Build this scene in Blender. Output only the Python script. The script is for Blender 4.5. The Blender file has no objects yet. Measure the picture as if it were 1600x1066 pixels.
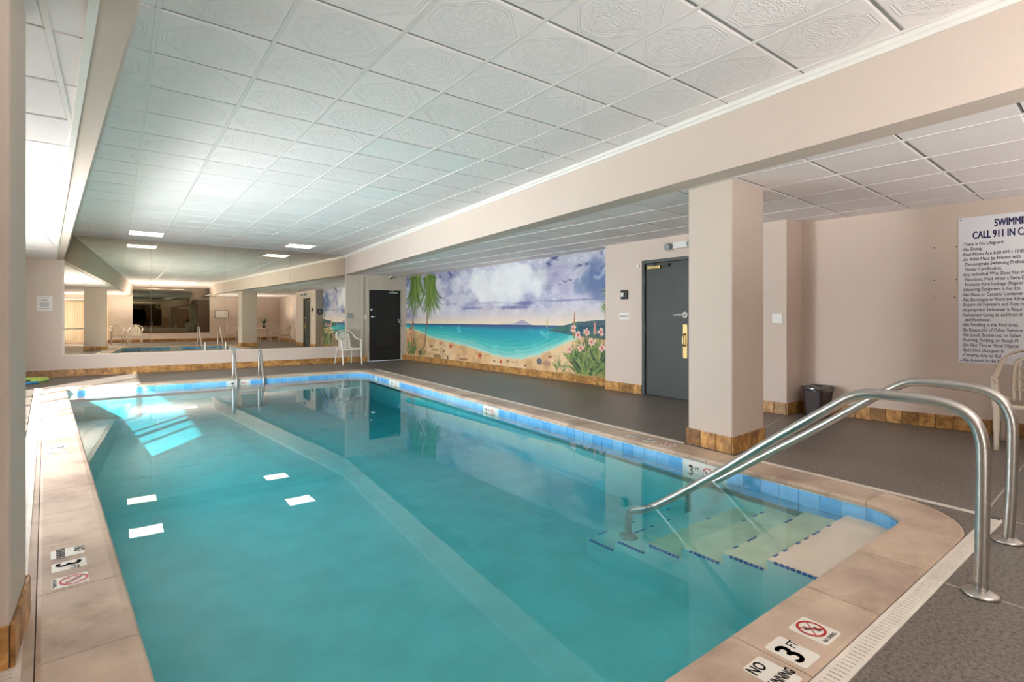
import bpy, bmesh, math, random
import numpy as np
from mathutils import Vector, Matrix
random.seed(7); rng = np.random.default_rng(5)
scn = bpy.context.scene
C = scn.collection
PI = math.pi

# ---------------------------------------------------------------- camera, world, sun, exposure
cam_d = bpy.data.cameras.new('camera'); cam = bpy.data.objects.new('camera', cam_d); C.objects.link(cam)
cam_d.sensor_width = 36.0; cam_d.lens = 815.0/1600*36.0
cam_d.shift_y = -(533-499)/1600.0
cam_d.clip_start = 0.02
cam.location = (0, 0, 1.2); cam.rotation_euler = (PI/2, 0, -math.radians(37.2))
scn.camera = cam
scn.view_settings.view_transform = 'Standard'; scn.view_settings.look = 'None'
scn.view_settings.gamma = 1.0; scn.view_settings.use_curve_mapping = False
scn.view_settings.exposure = 0.92
scn.cycles.use_denoising = True
scn.cycles.max_bounces = 10; scn.cycles.diffuse_bounces = 7; scn.cycles.glossy_bounces = 6
scn.cycles.transparent_max_bounces = 16
scn.cycles.caustics_reflective = False; scn.cycles.caustics_refractive = False
scn.cycles.sample_clamp_indirect = 6.0

w = bpy.data.worlds.new('world'); scn.world = w; w.use_nodes = True
w.node_tree.nodes['Background'].inputs['Color'].default_value = (0.75, 0.87, 1.0, 1)
w.node_tree.nodes['Background'].inputs['Strength'].default_value = 1.6

sd = bpy.data.lights.new('sun', 'SUN'); sd.energy = 20; sd.angle = math.radians(0.6); sd.color = (1.0, 0.95, 0.88)
sun = bpy.data.objects.new('sun', sd); C.objects.link(sun)
SUN_DIR = Vector((0.55, 0.83, -0.466)).normalized()
sun.rotation_euler = SUN_DIR.to_track_quat('-Z', 'Y').to_euler(); sun.location = (-6, 0, 5)

def area(name, loc, size, energy, color, direction):
    d = bpy.data.lights.new(name, 'AREA'); d.shape = 'RECTANGLE'; d.size, d.size_y = size
    d.energy = energy; d.color = color
    o = bpy.data.objects.new(name, d); C.objects.link(o); o.location = loc
    o.rotation_euler = Vector(direction).to_track_quat('-Z', 'Z').to_euler()
    return o
# daylight through the glazed left side (outside the panes): sky from above, an added low fill lamp for the ceiling
area('daylight_window', (-3.1, 6.9, 1.2), (6.6, 1.7), 960, (0.98, 0.97, 1.0), (1, .6, -.22))
area('low_fill', (-5.2, 6.5, .3), (9.0, 1.6), 170, (1.0, 0.97, 0.93), (1, .15, .35))
area('daylight_side_window', (-2.55, -3.9, 1.25), (1.3, 2.1), 50, (1.0, 0.97, 0.93), (1, .3, .2))
# two added fill spots behind the camera, aimed up to brighten the ceiling
for k, (x, y) in enumerate(((1.7, -2.0), (5.9, -1.2))):
    fd = bpy.data.lights.new('fill_spot', 'SPOT'); fd.energy = (285, 58)[k]; fd.spot_size = math.radians(177); fd.spot_blend = .35; fd.shadow_soft_size = .1; fd.color = (1, .97, .93)
    fo = bpy.data.objects.new('fill_spot', fd); C.objects.link(fo); fo.location = (x, y, 1.0); fo.rotation_euler = (PI, 0, 0)

# ---------------------------------------------------------------- helpers
def link(o, parent=None):
    C.objects.link(o)
    if parent is not None: o.parent = parent
    return o
def tag(o, label=None, cat=None, group=None, kind=None):
    if label: o['label'] = label
    if cat: o['category'] = cat
    if group: o['group'] = group
    if kind: o['kind'] = kind
    return o
def empty(name, loc=(0,0,0), rz=0, label=None, cat=None, group=None, kind=None):
    o = bpy.data.objects.new(name, None); C.objects.link(o); o.location = loc; o.rotation_euler = (0,0,rz)
    o.empty_display_size = .1
    return tag(o, label, cat, group, kind)
def from_bm(name, bm, m, parent=None, smooth=False, loc=None, rz=0):
    me = bpy.data.meshes.new(name)
    bmesh.ops.recalc_face_normals(bm, faces=bm.faces)
    bm.to_mesh(me); bm.free()
    if m: me.materials.append(m)
    if smooth:
        for p in me.polygons: p.use_smooth = True
    o = bpy.data.objects.new(name, me); link(o, parent)
    if loc: o.location = loc
    if rz: o.rotation_euler = (0,0,rz)
    return o
def box(bm, x0, x1, y0, y1, z0, z1, bev=0):
    vs = [bm.verts.new(p) for p in [(x0,y0,z0),(x1,y0,z0),(x1,y1,z0),(x0,y1,z0),(x0,y0,z1),(x1,y0,z1),(x1,y1,z1),(x0,y1,z1)]]
    fs = [bm.faces.new([vs[i] for i in f]) for f in [(0,3,2,1),(4,5,6,7),(0,1,5,4),(1,2,6,5),(2,3,7,6),(3,0,4,7)]]
    if bev:
        es = list({e for f in fs for e in f.edges})
        bmesh.ops.bevel(bm, geom=es, offset=bev, segments=2, affect='EDGES', profile=.6)
    return bm
def prism(bm, pts, z0, z1, inset=0):
    """closed prism over an xy polygon"""
    n = len(pts)
    lo = [bm.verts.new((p[0], p[1], z0)) for p in pts]; hi = [bm.verts.new((p[0], p[1], z1)) for p in pts]
    bm.faces.new(lo[::-1]); bm.faces.new(hi)
    for i in range(n): bm.faces.new([lo[i], lo[(i+1)%n], hi[(i+1)%n], hi[i]])
    return bm
def cyl(bm, p0, p1, r0, r1=None, seg=16, caps=True):
    r1 = r0 if r1 is None else r1
    p0, p1 = Vector(p0), Vector(p1); d = (p1-p0).normalized()
    a = d.orthogonal().normalized(); b = d.cross(a)
    A = [bm.verts.new(p0+(a*math.cos(2*PI*i/seg)+b*math.sin(2*PI*i/seg))*r0) for i in range(seg)]
    B = [bm.verts.new(p1+(a*math.cos(2*PI*i/seg)+b*math.sin(2*PI*i/seg))*r1) for i in range(seg)]
    for i in range(seg): bm.faces.new([A[i], A[(i+1)%seg], B[(i+1)%seg], B[i]])
    if caps: bm.faces.new(A[::-1]); bm.faces.new(B)
    return bm
def smooth_path(pts, n=6):
    """Catmull-Rom through points"""
    P = [Vector(p) for p in pts]; P = [P[0]*2-P[1]] + P + [P[-1]*2-P[-2]]; out = []
    for i in range(1, len(P)-2):
        for k in range(n):
            t = k/n
            out.append(.5*((2*P[i])+(-P[i-1]+P[i+1])*t+(2*P[i-1]-5*P[i]+4*P[i+1]-P[i+2])*t*t+(-P[i-1]+3*P[i]-3*P[i+1]+P[i+2])*t**3))
    out.append(P[-2]); return out
def tube(bm, path, r, seg=14, ry=None, up=None, caps=True):
    """sweep an ellipse (r along side, ry along up) along a path; r, ry may be lists"""
    path = [Vector(p) for p in path]; n = len(path); rings = []
    ref = Vector(up) if up else None; prev = None
    for i, p in enumerate(path):
        d = (path[min(i+1, n-1)]-path[max(i-1, 0)]).normalized()
        if ref is not None: a = ref.cross(d)
        else: a = prev - d*prev.dot(d) if prev is not None else d.orthogonal()
        if a.length < 1e-5: a = d.orthogonal()
        a.normalize(); prev = a; b = d.cross(a)
        rr = r[i] if isinstance(r, (list, tuple)) else r
        rb = rr if ry is None else (ry[i] if isinstance(ry, (list, tuple)) else ry)
        rings.append([bm.verts.new(p+a*rr*math.cos(2*PI*k/seg)+b*rb*math.sin(2*PI*k/seg)) for k in range(seg)])
    for i in range(n-1):
        for k in range(seg): bm.faces.new([rings[i][k], rings[i][(k+1)%seg], rings[i+1][(k+1)%seg], rings[i+1][k]])
    if caps: bm.faces.new(rings[0][::-1]); bm.faces.new(rings[-1])
    return bm
def lathe(bm, prof, c=(0,0,0), seg=24):
    rings = [[bm.verts.new((c[0]+r*math.cos(2*PI*k/seg), c[1]+r*math.sin(2*PI*k/seg), c[2]+z)) for k in range(seg)] for r, z in prof]
    for i in range(len(rings)-1):
        for k in range(seg): bm.faces.new([rings[i][k], rings[i][(k+1)%seg], rings[i+1][(k+1)%seg], rings[i+1][k]])
    bm.faces.new(rings[0][::-1]); bm.faces.new(rings[-1])
    return bm
def quick(name, boxes, m, parent=None, bev=0, **k):
    bm = bmesh.new()
    for b in boxes: box(bm, *b, bev=bev)
    return from_bm(name, bm, m, parent, **k)
def clip_half(poly, a, b, c):
    """keep a*x+b*y<=c"""
    out = []
    for i in range(len(poly)):
        p, q = poly[i], poly[(i+1)%len(poly)]
        dp, dq = a*p[0]+b*p[1]-c, a*q[0]+b*q[1]-c
        if dp <= 0: out.append(p)
        if dp*dq < 0:
            t = dp/(dp-dq); out.append((p[0]+(q[0]-p[0])*t, p[1]+(q[1]-p[1])*t))
    return out
def clip(poly, region):
    """region: convex CCW polygon"""
    n = len(region)
    for i in range(n):
        (x0,y0),(x1,y1) = region[i], region[(i+1)%n]
        poly = clip_half(poly, (y1-y0), -(x1-x0), (y1-y0)*x0-(x1-x0)*y0)
        if len(poly) < 3: return []
    return poly
def parea(p): return .5*abs(sum(p[i][0]*p[(i+1)%len(p)][1]-p[(i+1)%len(p)][0]*p[i][1] for i in range(len(p))))

# ---------------------------------------------------------------- materials
def srgb(r, g, b):
    f = lambda c: (c/255/12.92) if c/255 <= .04045 else ((c/255+.055)/1.055)**2.4
    return (f(r), f(g), f(b), 1)
class NT:
    def __init__(s, name):
        s.m = bpy.data.materials.new(name); s.m.use_nodes = True
        s.t = s.m.node_tree; s.b = s.t.nodes['Principled BSDF']; s.out = s.t.nodes['Material Output']
    def n(s, typ, **k):
        x = s.t.nodes.new(typ)
        for a, v in k.items(): setattr(x, a, v)
        return x
    def l(s, a, b): s.t.links.new(a, b)
    def val(s, sock, v): s.b.inputs[sock].default_value = v
    def coord(s, kind='Object', scale=(1,1,1), obj=None):
        tc = s.n('ShaderNodeTexCoord'); mp = s.n('ShaderNodeMapping'); mp.inputs['Scale'].default_value = scale
        s.l(tc.outputs[kind], mp.inputs[0]); return mp.outputs[0]
    def pos(s):
        return s.n('ShaderNodeNewGeometry').outputs['Position']
    def noise(s, vec, scale, detail=4, rough=.55):
        x = s.n('ShaderNodeTexNoise'); s.l(vec, x.inputs['Vector']); x.inputs['Scale'].default_value = scale
        x.inputs['Detail'].default_value = detail; x.inputs['Roughness'].default_value = rough; return x.outputs[0]
    def ramp(s, fac, stops):
        x = s.n('ShaderNodeValToRGB'); s.l(fac, x.inputs[0]); e = x.color_ramp.elements
        while len(e) > 1: e.remove(e[-1])
        e[0].position, e[0].color = stops[0]
        for p, c in stops[1:]:
            k = e.new(p); k.color = c
        return x.outputs[0]
    def bump(s, h, strength=.3, dist=.01):
        x = s.n('ShaderNodeBump'); x.inputs['Strength'].default_value = strength; x.inputs['Distance'].default_value = dist
        s.l(h, x.inputs['Height']); s.l(x.outputs[0], s.b.inputs['Normal']); return x
    def math(s, op, a, b=None):
        x = s.n('ShaderNodeMath', operation=op)
        for i, v in enumerate((a, b)):
            if v is None: continue
            if isinstance(v, (int, float)): x.inputs[i].default_value = v
            else: s.l(v, x.inputs[i])
        return x.outputs[0]
    def mix(s, fac, a, b, bt='MIX'):
        x = s.n('ShaderNodeMixRGB', blend_type=bt)
        for i, v in enumerate((fac, a, b)):
            if isinstance(v, (int, float, tuple)): x.inputs[i].default_value = v
            else: s.l(v, x.inputs[i])
        return x.outputs[0]
def plain(name, col, rough=.5, metal=0, var=.06, scale=6, bump=0, bscale=60, spec=.5, coat=0):
    t = NT(name); p = t.pos(); nz = t.noise(p, scale, 4)
    lo = tuple(max(0, c*(1-var)) for c in col[:3])+(1,); hi = tuple(min(1, c*(1+var)) for c in col[:3])+(1,)
    t.l(t.ramp(nz, [(.35, lo), (.65, hi)]), t.b.inputs['Base Color'])
    t.val('Roughness', rough); t.val('Metallic', metal); t.val('Specular IOR Level', spec)
    if coat: t.val('Coat Weight', coat)
    if bump: t.bump(t.noise(p, bscale, 3), bump, .004)
    return t.m
M = {}
def mk_wall(name, col):
    t = NT(name); p = t.pos()
    base = t.noise(p, .8, 3); c = t.ramp(base, [(.3, tuple(x*.95 for x in col[:3])+(1,)), (.7, col)])
    t.l(c, t.b.inputs['Base Color']); t.val('Roughness', .75); t.val('Specular IOR Level', .25)
    h = t.math('ADD', t.noise(p, 22, 5, .6), t.math('MULTIPLY', t.noise(p, 90, 2), .5))
    t.bump(h, .28, .008); return t.m
M['wall'] = mk_wall('pinkish_beige_plaster', (.68, .57, .49, 1))
M['beam'] = mk_wall('beige_beam_plaster', (.64, .54, .47, 1))
M['column'] = mk_wall('column_plaster', (.66, .56, .48, 1))
M['panelwall'] = mk_wall('smooth_beige_panel', (.55, .49, .41, 1))
M['white'] = plain('white_paint', (.78, .76, .72, 1), .45, var=.02)
M['tee'] = plain('white_grid_metal', (.80, .75, .735, 1), .5, var=.02)
M['teeshade'] = plain('gap_shade_tee', (.26, .26, .25, 1), .6, var=.03)  # white tees painted dark grey: shadow of the recessed gap put into the colour
M['mirrorframe'] = plain('cream_mirror_frame', (.70, .62, .53, 1), .4, var=.03)
def mk_tile(name, emboss, col):
    t = NT(name); v = t.coord('Object'); sp = t.n('ShaderNodeSeparateXYZ'); t.l(v, sp.inputs[0])
    ax = t.math('ABSOLUTE', sp.outputs[0]); ay = t.math('ABSOLUTE', sp.outputs[1])
    oi = t.n('ShaderNodeObjectInfo'); p = t.pos()
    mott = t.noise(p, 1.2, 3)
    f = t.math('ADD', t.math('MULTIPLY', oi.outputs['Random'], .5), t.math('MULTIPLY', mott, .5))
    lo = tuple(c*.93 for c in col[:3])+(1,)
    t.l(t.ramp(f, [(.2, lo), (.8, col)]), t.b.inputs['Base Color'])
    t.val('Roughness', .85); t.val('Specular IOR Level', .2)
    fine = t.math('MULTIPLY', t.noise(p, 160, 3), .18)
    if emboss:
        dg = t.math('MULTIPLY', t.math('ADD', ax, ay), .76)
        d = t.math('MAXIMUM', t.math('MAXIMUM', ax, ay), dg)
        def ring(r, wd):
            return t.math('SUBTRACT', 1.0, t.math('MINIMUM', t.math('DIVIDE', t.math('ABSOLUTE', t.math('SUBTRACT', d, r)), wd), 1.0))
        rings = t.math('ADD', ring(.262, .007), ring(.243, .007))
        inside = t.math('LESS_THAN', d, .228)
        ab = t.n('ShaderNodeCombineXYZ'); t.l(ax, ab.inputs[0]); t.l(ay, ab.inputs[1])
        nz = t.noise(ab.outputs[0], 9, 1.5, .4)
        sc = t.math('ABSOLUTE', t.math('SINE', t.math('MULTIPLY', nz, 46)))
        sc = t.math('MULTIPLY', t.math('POWER', sc, 3), inside)
        rl = t.math('POWER', t.math('ABSOLUTE', t.math('SINE', t.math('MULTIPLY', d, 70))), 6)
        h = t.math('ADD', t.math('ADD', rings, t.math('MULTIPLY', sc, .75)), fine)
        t.bump(h, .5, .007)
    else:
        t.bump(t.math('ADD', t.math('MULTIPLY', t.noise(p, 60, 5, .7), 1.2), fine), .4, .005)
    return t.m
M['tile'] = mk_tile('embossed_ceiling_tile', True, (.92, .85, .845, 1))
M['tileflat'] = mk_tile('mineral_ceiling_tile', False, (.92, .85, .845, 1))
M['tileplain'] = plain('smooth_ceiling_tile', (.84, .82, .81, 1), .8, var=.01)
def mk_deck():
    t = NT('speckled_epoxy_deck'); p = t.pos()
    big = t.noise(p, .9, 4); med = t.noise(p, 62, 4, .8); fine = t.noise(p, 130, 2)
    a = t.ramp(big, [(.3, (.135, .116, .099, 1)), (.7, (.180, .158, .139, 1))])
    s = t.ramp(med, [(.36, (.35, .32, .30, 1)), (.48, (1, 1, 1, 1)), (.62, (1.55, 1.5, 1.42, 1))])
    c = t.mix(1.0, a, s, 'MULTIPLY'); t.l(c, t.b.inputs['Base Color'])
    t.val('Roughness', .42); t.val('Specular IOR Level', .5)
    t.bump(t.math('ADD', med, fine), .35, .003); return t.m
M['deck'] = mk_deck()
M['joint'] = plain('pale_joint_filler', (.42, .38, .33, 1), .6)
def mk_coping():
    t = NT('stained_concrete_coping'); p = t.pos(); oi = t.n('ShaderNodeObjectInfo')
    a = t.ramp(t.noise(p, 1.7, 5, .6), [(.3, (.38, .28, .215, 1)), (.48, (.56, .43, .33, 1)), (.62, (.66, .52, .39, 1)), (.78, (.62, .53, .46, 1))])
    st = t.ramp(t.noise(p, 3.1, 6, .65), [(.30, (.62, .57, .52, 1)), (.46, (1, 1, 1, 1))])
    c = t.mix(.75, a, st, 'MULTIPLY')
    r = t.ramp(oi.outputs['Random'], [(0, (.88, .88, .88, 1)), (1, (1.06, 1.04, 1.02, 1))])
    c = t.mix(1.0, c, r, 'MULTIPLY'); t.l(c, t.b.inputs['Base Color'])
    t.val('Roughness', .5); t.bump(t.noise(p, 40, 5), .12, .004); return t.m
M['coping'] = mk_coping()
def mk_basetile():
    t = NT('amber_slate_tile'); p = t.pos(); oi = t.n('ShaderNodeObjectInfo')
    vo = t.n('ShaderNodeVectorMath', operation='ADD'); cb = t.n('ShaderNodeCombineXYZ'); t.l(t.math('MULTIPLY', oi.outputs['Random'], 37.0), cb.inputs[0]); t.l(cb.outputs[0], vo.inputs[1]); t.l(p, vo.inputs[0]); p = vo.outputs[0]
    c = t.ramp(t.noise(p, 16, 6, .65), [(.26, (.12, .06, .03, 1)), (.40, (.38, .20, .07, 1)), (.55, (.58, .34, .12, 1)), (.72, (.68, .47, .22, 1))])
    r = t.ramp(oi.outputs['Random'], [(0, (.62, .56, .5, 1)), (1, (1.2, 1.18, 1.1, 1))])
    big = t.ramp(t.noise(p, 4.5, 2), [(.4, (.7, .65, .6, 1)), (.6, (1.1, 1.05, 1, 1))])
    c = t.mix(1.0, t.mix(1.0, c, r, 'MULTIPLY'), big, 'MULTIPLY'); t.l(c, t.b.inputs['Base Color'])
    t.val('Roughness', .38); t.bump(t.noise(p, 30, 4), .3, .004); return t.m
M['basetile'] = mk_basetile()
M['grout'] = plain('dark_tan_grout', (.13, .09, .055, 1), .8)
M['bluegrout'] = plain('white_pool_grout', (.66, .74, .74, 1), .5)
def mk_bluetile():
    t = NT('sky_blue_glazed_tile'); oi = t.n('ShaderNodeObjectInfo'); p = t.pos()
    c = t.ramp(oi.outputs['Random'], [(0, (.12, .42, .80, 1)), (.5, (.16, .48, .86, 1)), (1, (.24, .56, .88, 1))])
    n = t.ramp(t.noise(p, 9, 3), [(.3, (.9, .9, .9, 1)), (.7, (1.05, 1.05, 1.05, 1))])
    t.l(t.mix(1.0, c, n, 'MULTIPLY'), t.b.inputs['Base Color']); t.val('Roughness', .18); return t.m
M['bluetile'] = mk_bluetile()
M['navytile'] = plain('cobalt_nosing_tile', (.03, .12, .38, 1), .3, var=.3, scale=20)
M['plaster'] = plain('aqua_white_pool_plaster', (.52, .72, .68, 1), .7, var=.07, scale=3)
M['stepplaster'] = plain('pale_step_plaster', (.70, .68, .50, 1), .7, var=.08, scale=5)
M['steppink'] = plain('cream_bench_plaster', (.92, .72, .58, 1), .6, var=.05, scale=5)
def schlick(t, f0, onlytop=False):
    g = t.n('ShaderNodeNewGeometry'); d = t.n('ShaderNodeVectorMath', operation='DOT_PRODUCT')
    t.l(g.outputs['Incoming'], d.inputs[0]); t.l(g.outputs['Normal'], d.inputs[1])
    c = t.math('ABSOLUTE', d.outputs['Value'])
    f = t.math('ADD', f0, t.math('MULTIPLY', 1-f0, t.math('POWER', t.math('SUBTRACT', 1.0, c), 5)))
    if onlytop:
        s = t.n('ShaderNodeSeparateXYZ'); t.l(g.outputs['True Normal'], s.inputs[0])
        f = t.math('MULTIPLY', f, t.math('GREATER_THAN', t.math('ABSOLUTE', s.outputs[2]), .5))
    return f
def mk_clear(name, f0, tint, water=False):
    t = NT(name); t.t.nodes.remove(t.b)
    tr = t.n('ShaderNodeBsdfTransparent'); tr.inputs[0].default_value = tint
    gl = t.n('ShaderNodeBsdfGlossy'); gl.inputs['Roughness'].default_value = .0; gl.inputs[0].default_value = (1,1,1,1)
    mx = t.n('ShaderNodeMixShader'); t.l(schlick(t, f0, water), mx.inputs[0]); t.l(tr.outputs[0], mx.inputs[1]); t.l(gl.outputs[0], mx.inputs[2])
    t.l(mx.outputs[0], t.out.inputs[0])
    if water:
        p = t.pos(); bp = t.n('ShaderNodeBump'); bp.inputs['Strength'].default_value = .05; bp.inputs['Distance'].default_value = .01
        t.l(t.noise(p, 2.2, 2), bp.inputs['Height']); t.l(bp.outputs[0], gl.inputs['Normal'])
        va = t.n('ShaderNodeVolumeAbsorption'); va.inputs['Color'].default_value = WATER_COL; va.inputs['Density'].default_value = WATER_DENS
        t.l(va.outputs[0], t.out.inputs['Volume'])
    return t.m
WATER_COL = (.07, .76, .82, 1); WATER_DENS = 1.25
M['water'] = mk_clear('clear_pool_water', .025, (1,1,1,1), True)
M['pane'] = mk_clear('window_glass', .04, (.97,.98,.98,1))
M['liner'] = mk_clear('clear_plastic_film', .15, (.75,.76,.77,1))
def mk_mirror(name, col):
    t = NT(name); t.val('Metallic', 1.0); t.val('Roughness', 0.0); t.val('Base Color', col)
    return t.m
M['mirror'] = mk_mirror('bronze_tinted_mirror', (.82, .75, .62, 1))
M['mirrordark'] = mk_mirror('smoked_mirror', (.20, .18, .15, 1))
M['steel'] = plain('brushed_stainless_steel', (.52, .50, .47, 1), .30, 1.0, var=.05, scale=30)
M['chrome'] = plain('chrome', (.8, .8, .8, 1), .12, 1.0, var=.02)
M['brass'] = plain('aged_brass', (.70, .50, .22, 1), .3, 1.0, var=.15, scale=40)
M['doordark'] = plain('black_door_paint', (.010, .010, .009, 1), .5, var=.1)
M['doorgreen'] = plain('dark_grey_green_door_paint', (.052, .060, .056, 1), .5, var=.08, scale=2)
M['doorframe'] = plain('grey_green_frame_paint', (.070, .078, .072, 1), .45)
M['black'] = plain('black_plastic', (.012, .012, .013, 1), .4)
M['grey'] = plain('grey_plastic', (.30, .32, .31, 1), .5)
M['chair'] = plain('almond_resin', (.56, .47, .37, 1), .4, var=.03)
M['chairw'] = plain('cream_resin', (.80, .76, .66, 1), .35, var=.03)
M['wood'] = plain('tan_wood', (.40, .24, .12, 1), .5, var=.2, scale=12)
M['bin'] = plain('dark_brown_plastic', (.032, .018, .018, 1), .42, var=.08)
M['signwhite'] = plain('white_sign_panel', (.80, .80, .84, 1), .4, var=.01)
M['navy'] = plain('navy_ink', (.010, .016, .14, 1), .5)
M['inkgrey'] = plain('charcoal_blue_ink', (.02, .03, .09, 1), .5)
M['ink'] = plain('black_ink', (.01, .01, .01, 1), .5)
M['inkfade'] = plain('faded_grey_ink', (.20, .21, .25, 1), .6)
M['red'] = plain('red_ink', (.48, .02, .02, 1), .5)
M['redfade'] = plain('faded_red_ink', (.62, .12, .12, 1), .6)
M['marker'] = plain('white_ceramic_marker', (.80, .77, .70, 1), .3, var=.02)
M['drain'] = plain('off_white_drain_plastic', (.74, .68, .60, 1), .5, var=.08, scale=8)
M['slot'] = plain('dark_drain_channel', (.10, .085, .07, 1), .8)  # even dark brown for the channel below the slats
M['noodle'] = plain('lime_foam', (.50, .68, .16, 1), .8, var=.05)
M['bluefoam'] = plain('blue_foam', (.05, .30, .60, 1), .8)
M['paper'] = plain('white_paper', (.82, .80, .76, 1), .7, var=.01)
M['leaf'] = plain('dark_green_leaf', (.02, .06, .02, 1), .5, var=.3)
M['patio'] = plain('pale_bounce_ground', (.62, .60, .56, 1), .9)
def mk_emit(name, col, s):
    t = NT(name); t.val('Base Color', (.9,.9,.9,1)); t.val('Emission Color', col); t.val('Emission Strength', s); return t.m
M['panel'] = mk_emit('lit_fluorescent_diffuser', (1, .93, .80, 1), 4.0)
def mk_blind():
    t = NT('translucent_vinyl_blind'); t.t.nodes.remove(t.b)
    d = t.n('ShaderNodeBsdfDiffuse'); d.inputs[0].default_value = (.42, .32, .22, 1)
    tr = t.n('ShaderNodeBsdfTranslucent'); tr.inputs[0].default_value = (.50, .33, .19, 1)
    mx = t.n('ShaderNodeMixShader'); mx.inputs[0].default_value = .10
    t.l(d.outputs[0], mx.inputs[1]); t.l(tr.outputs[0], mx.inputs[2]); t.l(mx.outputs[0], t.out.inputs[0]); return t.m
M['blind'] = mk_blind()

# ---------------------------------------------------------------- key dimensions
YF, YB, ZM, ZL = 14.3, -4.8, 2.96, 2.45
XW = -2.2                                   # left window wall
Y0 = -.1355
def beam_x(y): return 3.80+.0875*y if y >= Y0 else 3.788+(Y0-y)*.088
def lb_x(y): return .155-.0795*y            # left beam: foot on the left side
def lt_x(y): return .375-.0763*y            # left beam: top on the pool side
def mural_x(y): return 6.98-.0098*(y-6.15)
def sign_x(y): return 7.09-(y-3.12)*.095
DX = 6.68                                   # plane of the wall with the grey door
PL = lambda y: .26-.081*y                   # pool edges
PR = lambda y: 3.88+.062*y
PN, PF = 1.07, 11.85

# ---------------------------------------------------------------- ceilings
cell_full = {}
def ceiling_grid(parent, region, o, ang, z, pitch, i_rng, j_rng, m, skip=(), special={}, joined=False, th=.014):
    ca, sa = math.cos(ang), math.sin(ang)
    T = lambda x, y: (o[0]+x*ca-y*sa, o[1]+x*sa+y*ca)
    px, py = pitch; gx, gy = px/2-.006, py/2-.010
    bmj = bmesh.new() if joined else None; n = 0
    key = (px, py, m.name)
    if key not in cell_full and not joined:
        bm = bmesh.new(); a, b, s = gx, gy, .011
        lo = [(-a+s,-b+s),(a-s,-b+s),(a-s,b-s),(-a+s,b-s)]; hi = [(-a,-b),(a,-b),(a,b),(-a,b)]
        v0 = [bm.verts.new((x,y,0)) for x,y in lo]; v1 = [bm.verts.new((x,y,.005)) for x,y in hi]; v2 = [bm.verts.new((x,y,th)) for x,y in hi]
        bm.faces.new(v0[::-1]); bm.faces.new(v2)
        for A, B in ((v0,v1),(v1,v2)):
            for k in range(4): bm.faces.new([A[k],A[(k+1)%4],B[(k+1)%4],B[k]])
        bmesh.ops.recalc_face_normals(bm, faces=bm.faces)
        me = bpy.data.meshes.new('ceiling_tile'); bm.to_mesh(me); bm.free(); me.materials.append(m); cell_full[key] = me
    for i in range(*i_rng):
        for j in range(*j_rng):
            if (i, j) in skip: continue
            cx, cy = (i+.5)*px, (j+.5)*py; c = T(cx, cy)
            sq = [T(cx+dx, cy+dy) for dx, dy in ((-gx,-gy),(gx,-gy),(gx,gy),(-gx,gy))]
            q = clip(sq, region)
            if not q: continue
            A = parea(q)
            if A < .004: continue
            mm = special.get((i, j), m)
            if joined:
                prism(bmj, q, z, z+th); n += 1; continue
            if A > .999*4*gx*gy:
                me = cell_full[key]
                if mm is not m: me = me.copy(); me.materials[0] = mm
                ob = bpy.data.objects.new('ceiling_tile', me); link(ob, parent); ob.location = (c[0], c[1], z); ob.rotation_euler = (0,0,ang)
            else:
                bm = bmesh.new()
                loc = [((x-c[0])*ca+(y-c[1])*sa, -(x-c[0])*sa+(y-c[1])*ca) for x, y in q]
                prism(bm, loc, 0, th); ob = from_bm('ceiling_tile', bm, mm, parent, loc=(c[0], c[1], z), rz=ang)
            if mm is not m: ob['label'] = 'smooth unpatterned ceiling tile'
    if joined and n:
        ob = from_bm('ceiling_tile', bmj, m, parent); ob['kind'] = 'stuff'
    # tees along y (proud) and along x (recessed, coloured dark for the shade in the gap)
    xs = [p[0] for p in region]; ys = [p[1] for p in region]; R = 40
    for i in range(i_rng[0], i_rng[1]+1):
        q = clip([T(i*px-.011, -R), T(i*px+.011, -R), T(i*px+.011, R), T(i*px-.011, R)], region)
        if q and parea(q) > .004:
            bm = bmesh.new(); prism(bm, q, z-.004, z+.012); from_bm('ceiling_grid_runner', bm, M['tee'], parent)
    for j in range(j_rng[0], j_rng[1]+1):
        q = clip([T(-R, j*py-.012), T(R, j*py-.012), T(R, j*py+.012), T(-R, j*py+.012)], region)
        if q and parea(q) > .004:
            bm = bmesh.new(); prism(bm, q, z+.008, z+.02); from_bm('cross_tee', bm, M['teeshade'], parent)
def slab(name, pts, z0, z1, m):
    bm = bmesh.new(); prism(bm, pts, z0, z1); return from_bm(name, bm, m)
roofm = plain('plenum_board', (.35, .35, .33, 1), .9)
ceil = slab('ceiling', [(XW-.3, YB-.3), (8.4, YB-.3), (8.4, YF+.3), (XW-.3, YF+.3)], ZM+.03, ZM+.12, roofm); ceil['kind'] = 'structure'
PX, PY = .608, .6165
o0 = (.80, 2.947)
regA = [(lt_x(Y0), Y0), (beam_x(Y0), Y0), (beam_x(YF), YF-.002), (lt_x(YF), YF-.002)]
panels = [(-1, 16), (4, 16)]
sp = {(2, 3): M['tileplain'], (3, 3): M['tileplain'], (3, 6): M['tileplain']}
ceiling_grid(ceil, regA, o0, 0, ZM, (PX, PY), (-4, 8), (-5, 19), M['tile'], skip=panels, special=sp)
regB = [(lt_x(YB), YB), (beam_x(YB), YB), (beam_x(Y0), Y0), (lt_x(Y0), Y0)]
ceiling_grid(ceil, regB, o0, 0, ZM, (PX, PY), (-4, 8), (-14, -5), M['tile'], skip=[(1, -8), (3, -8)], joined=True)
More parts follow.
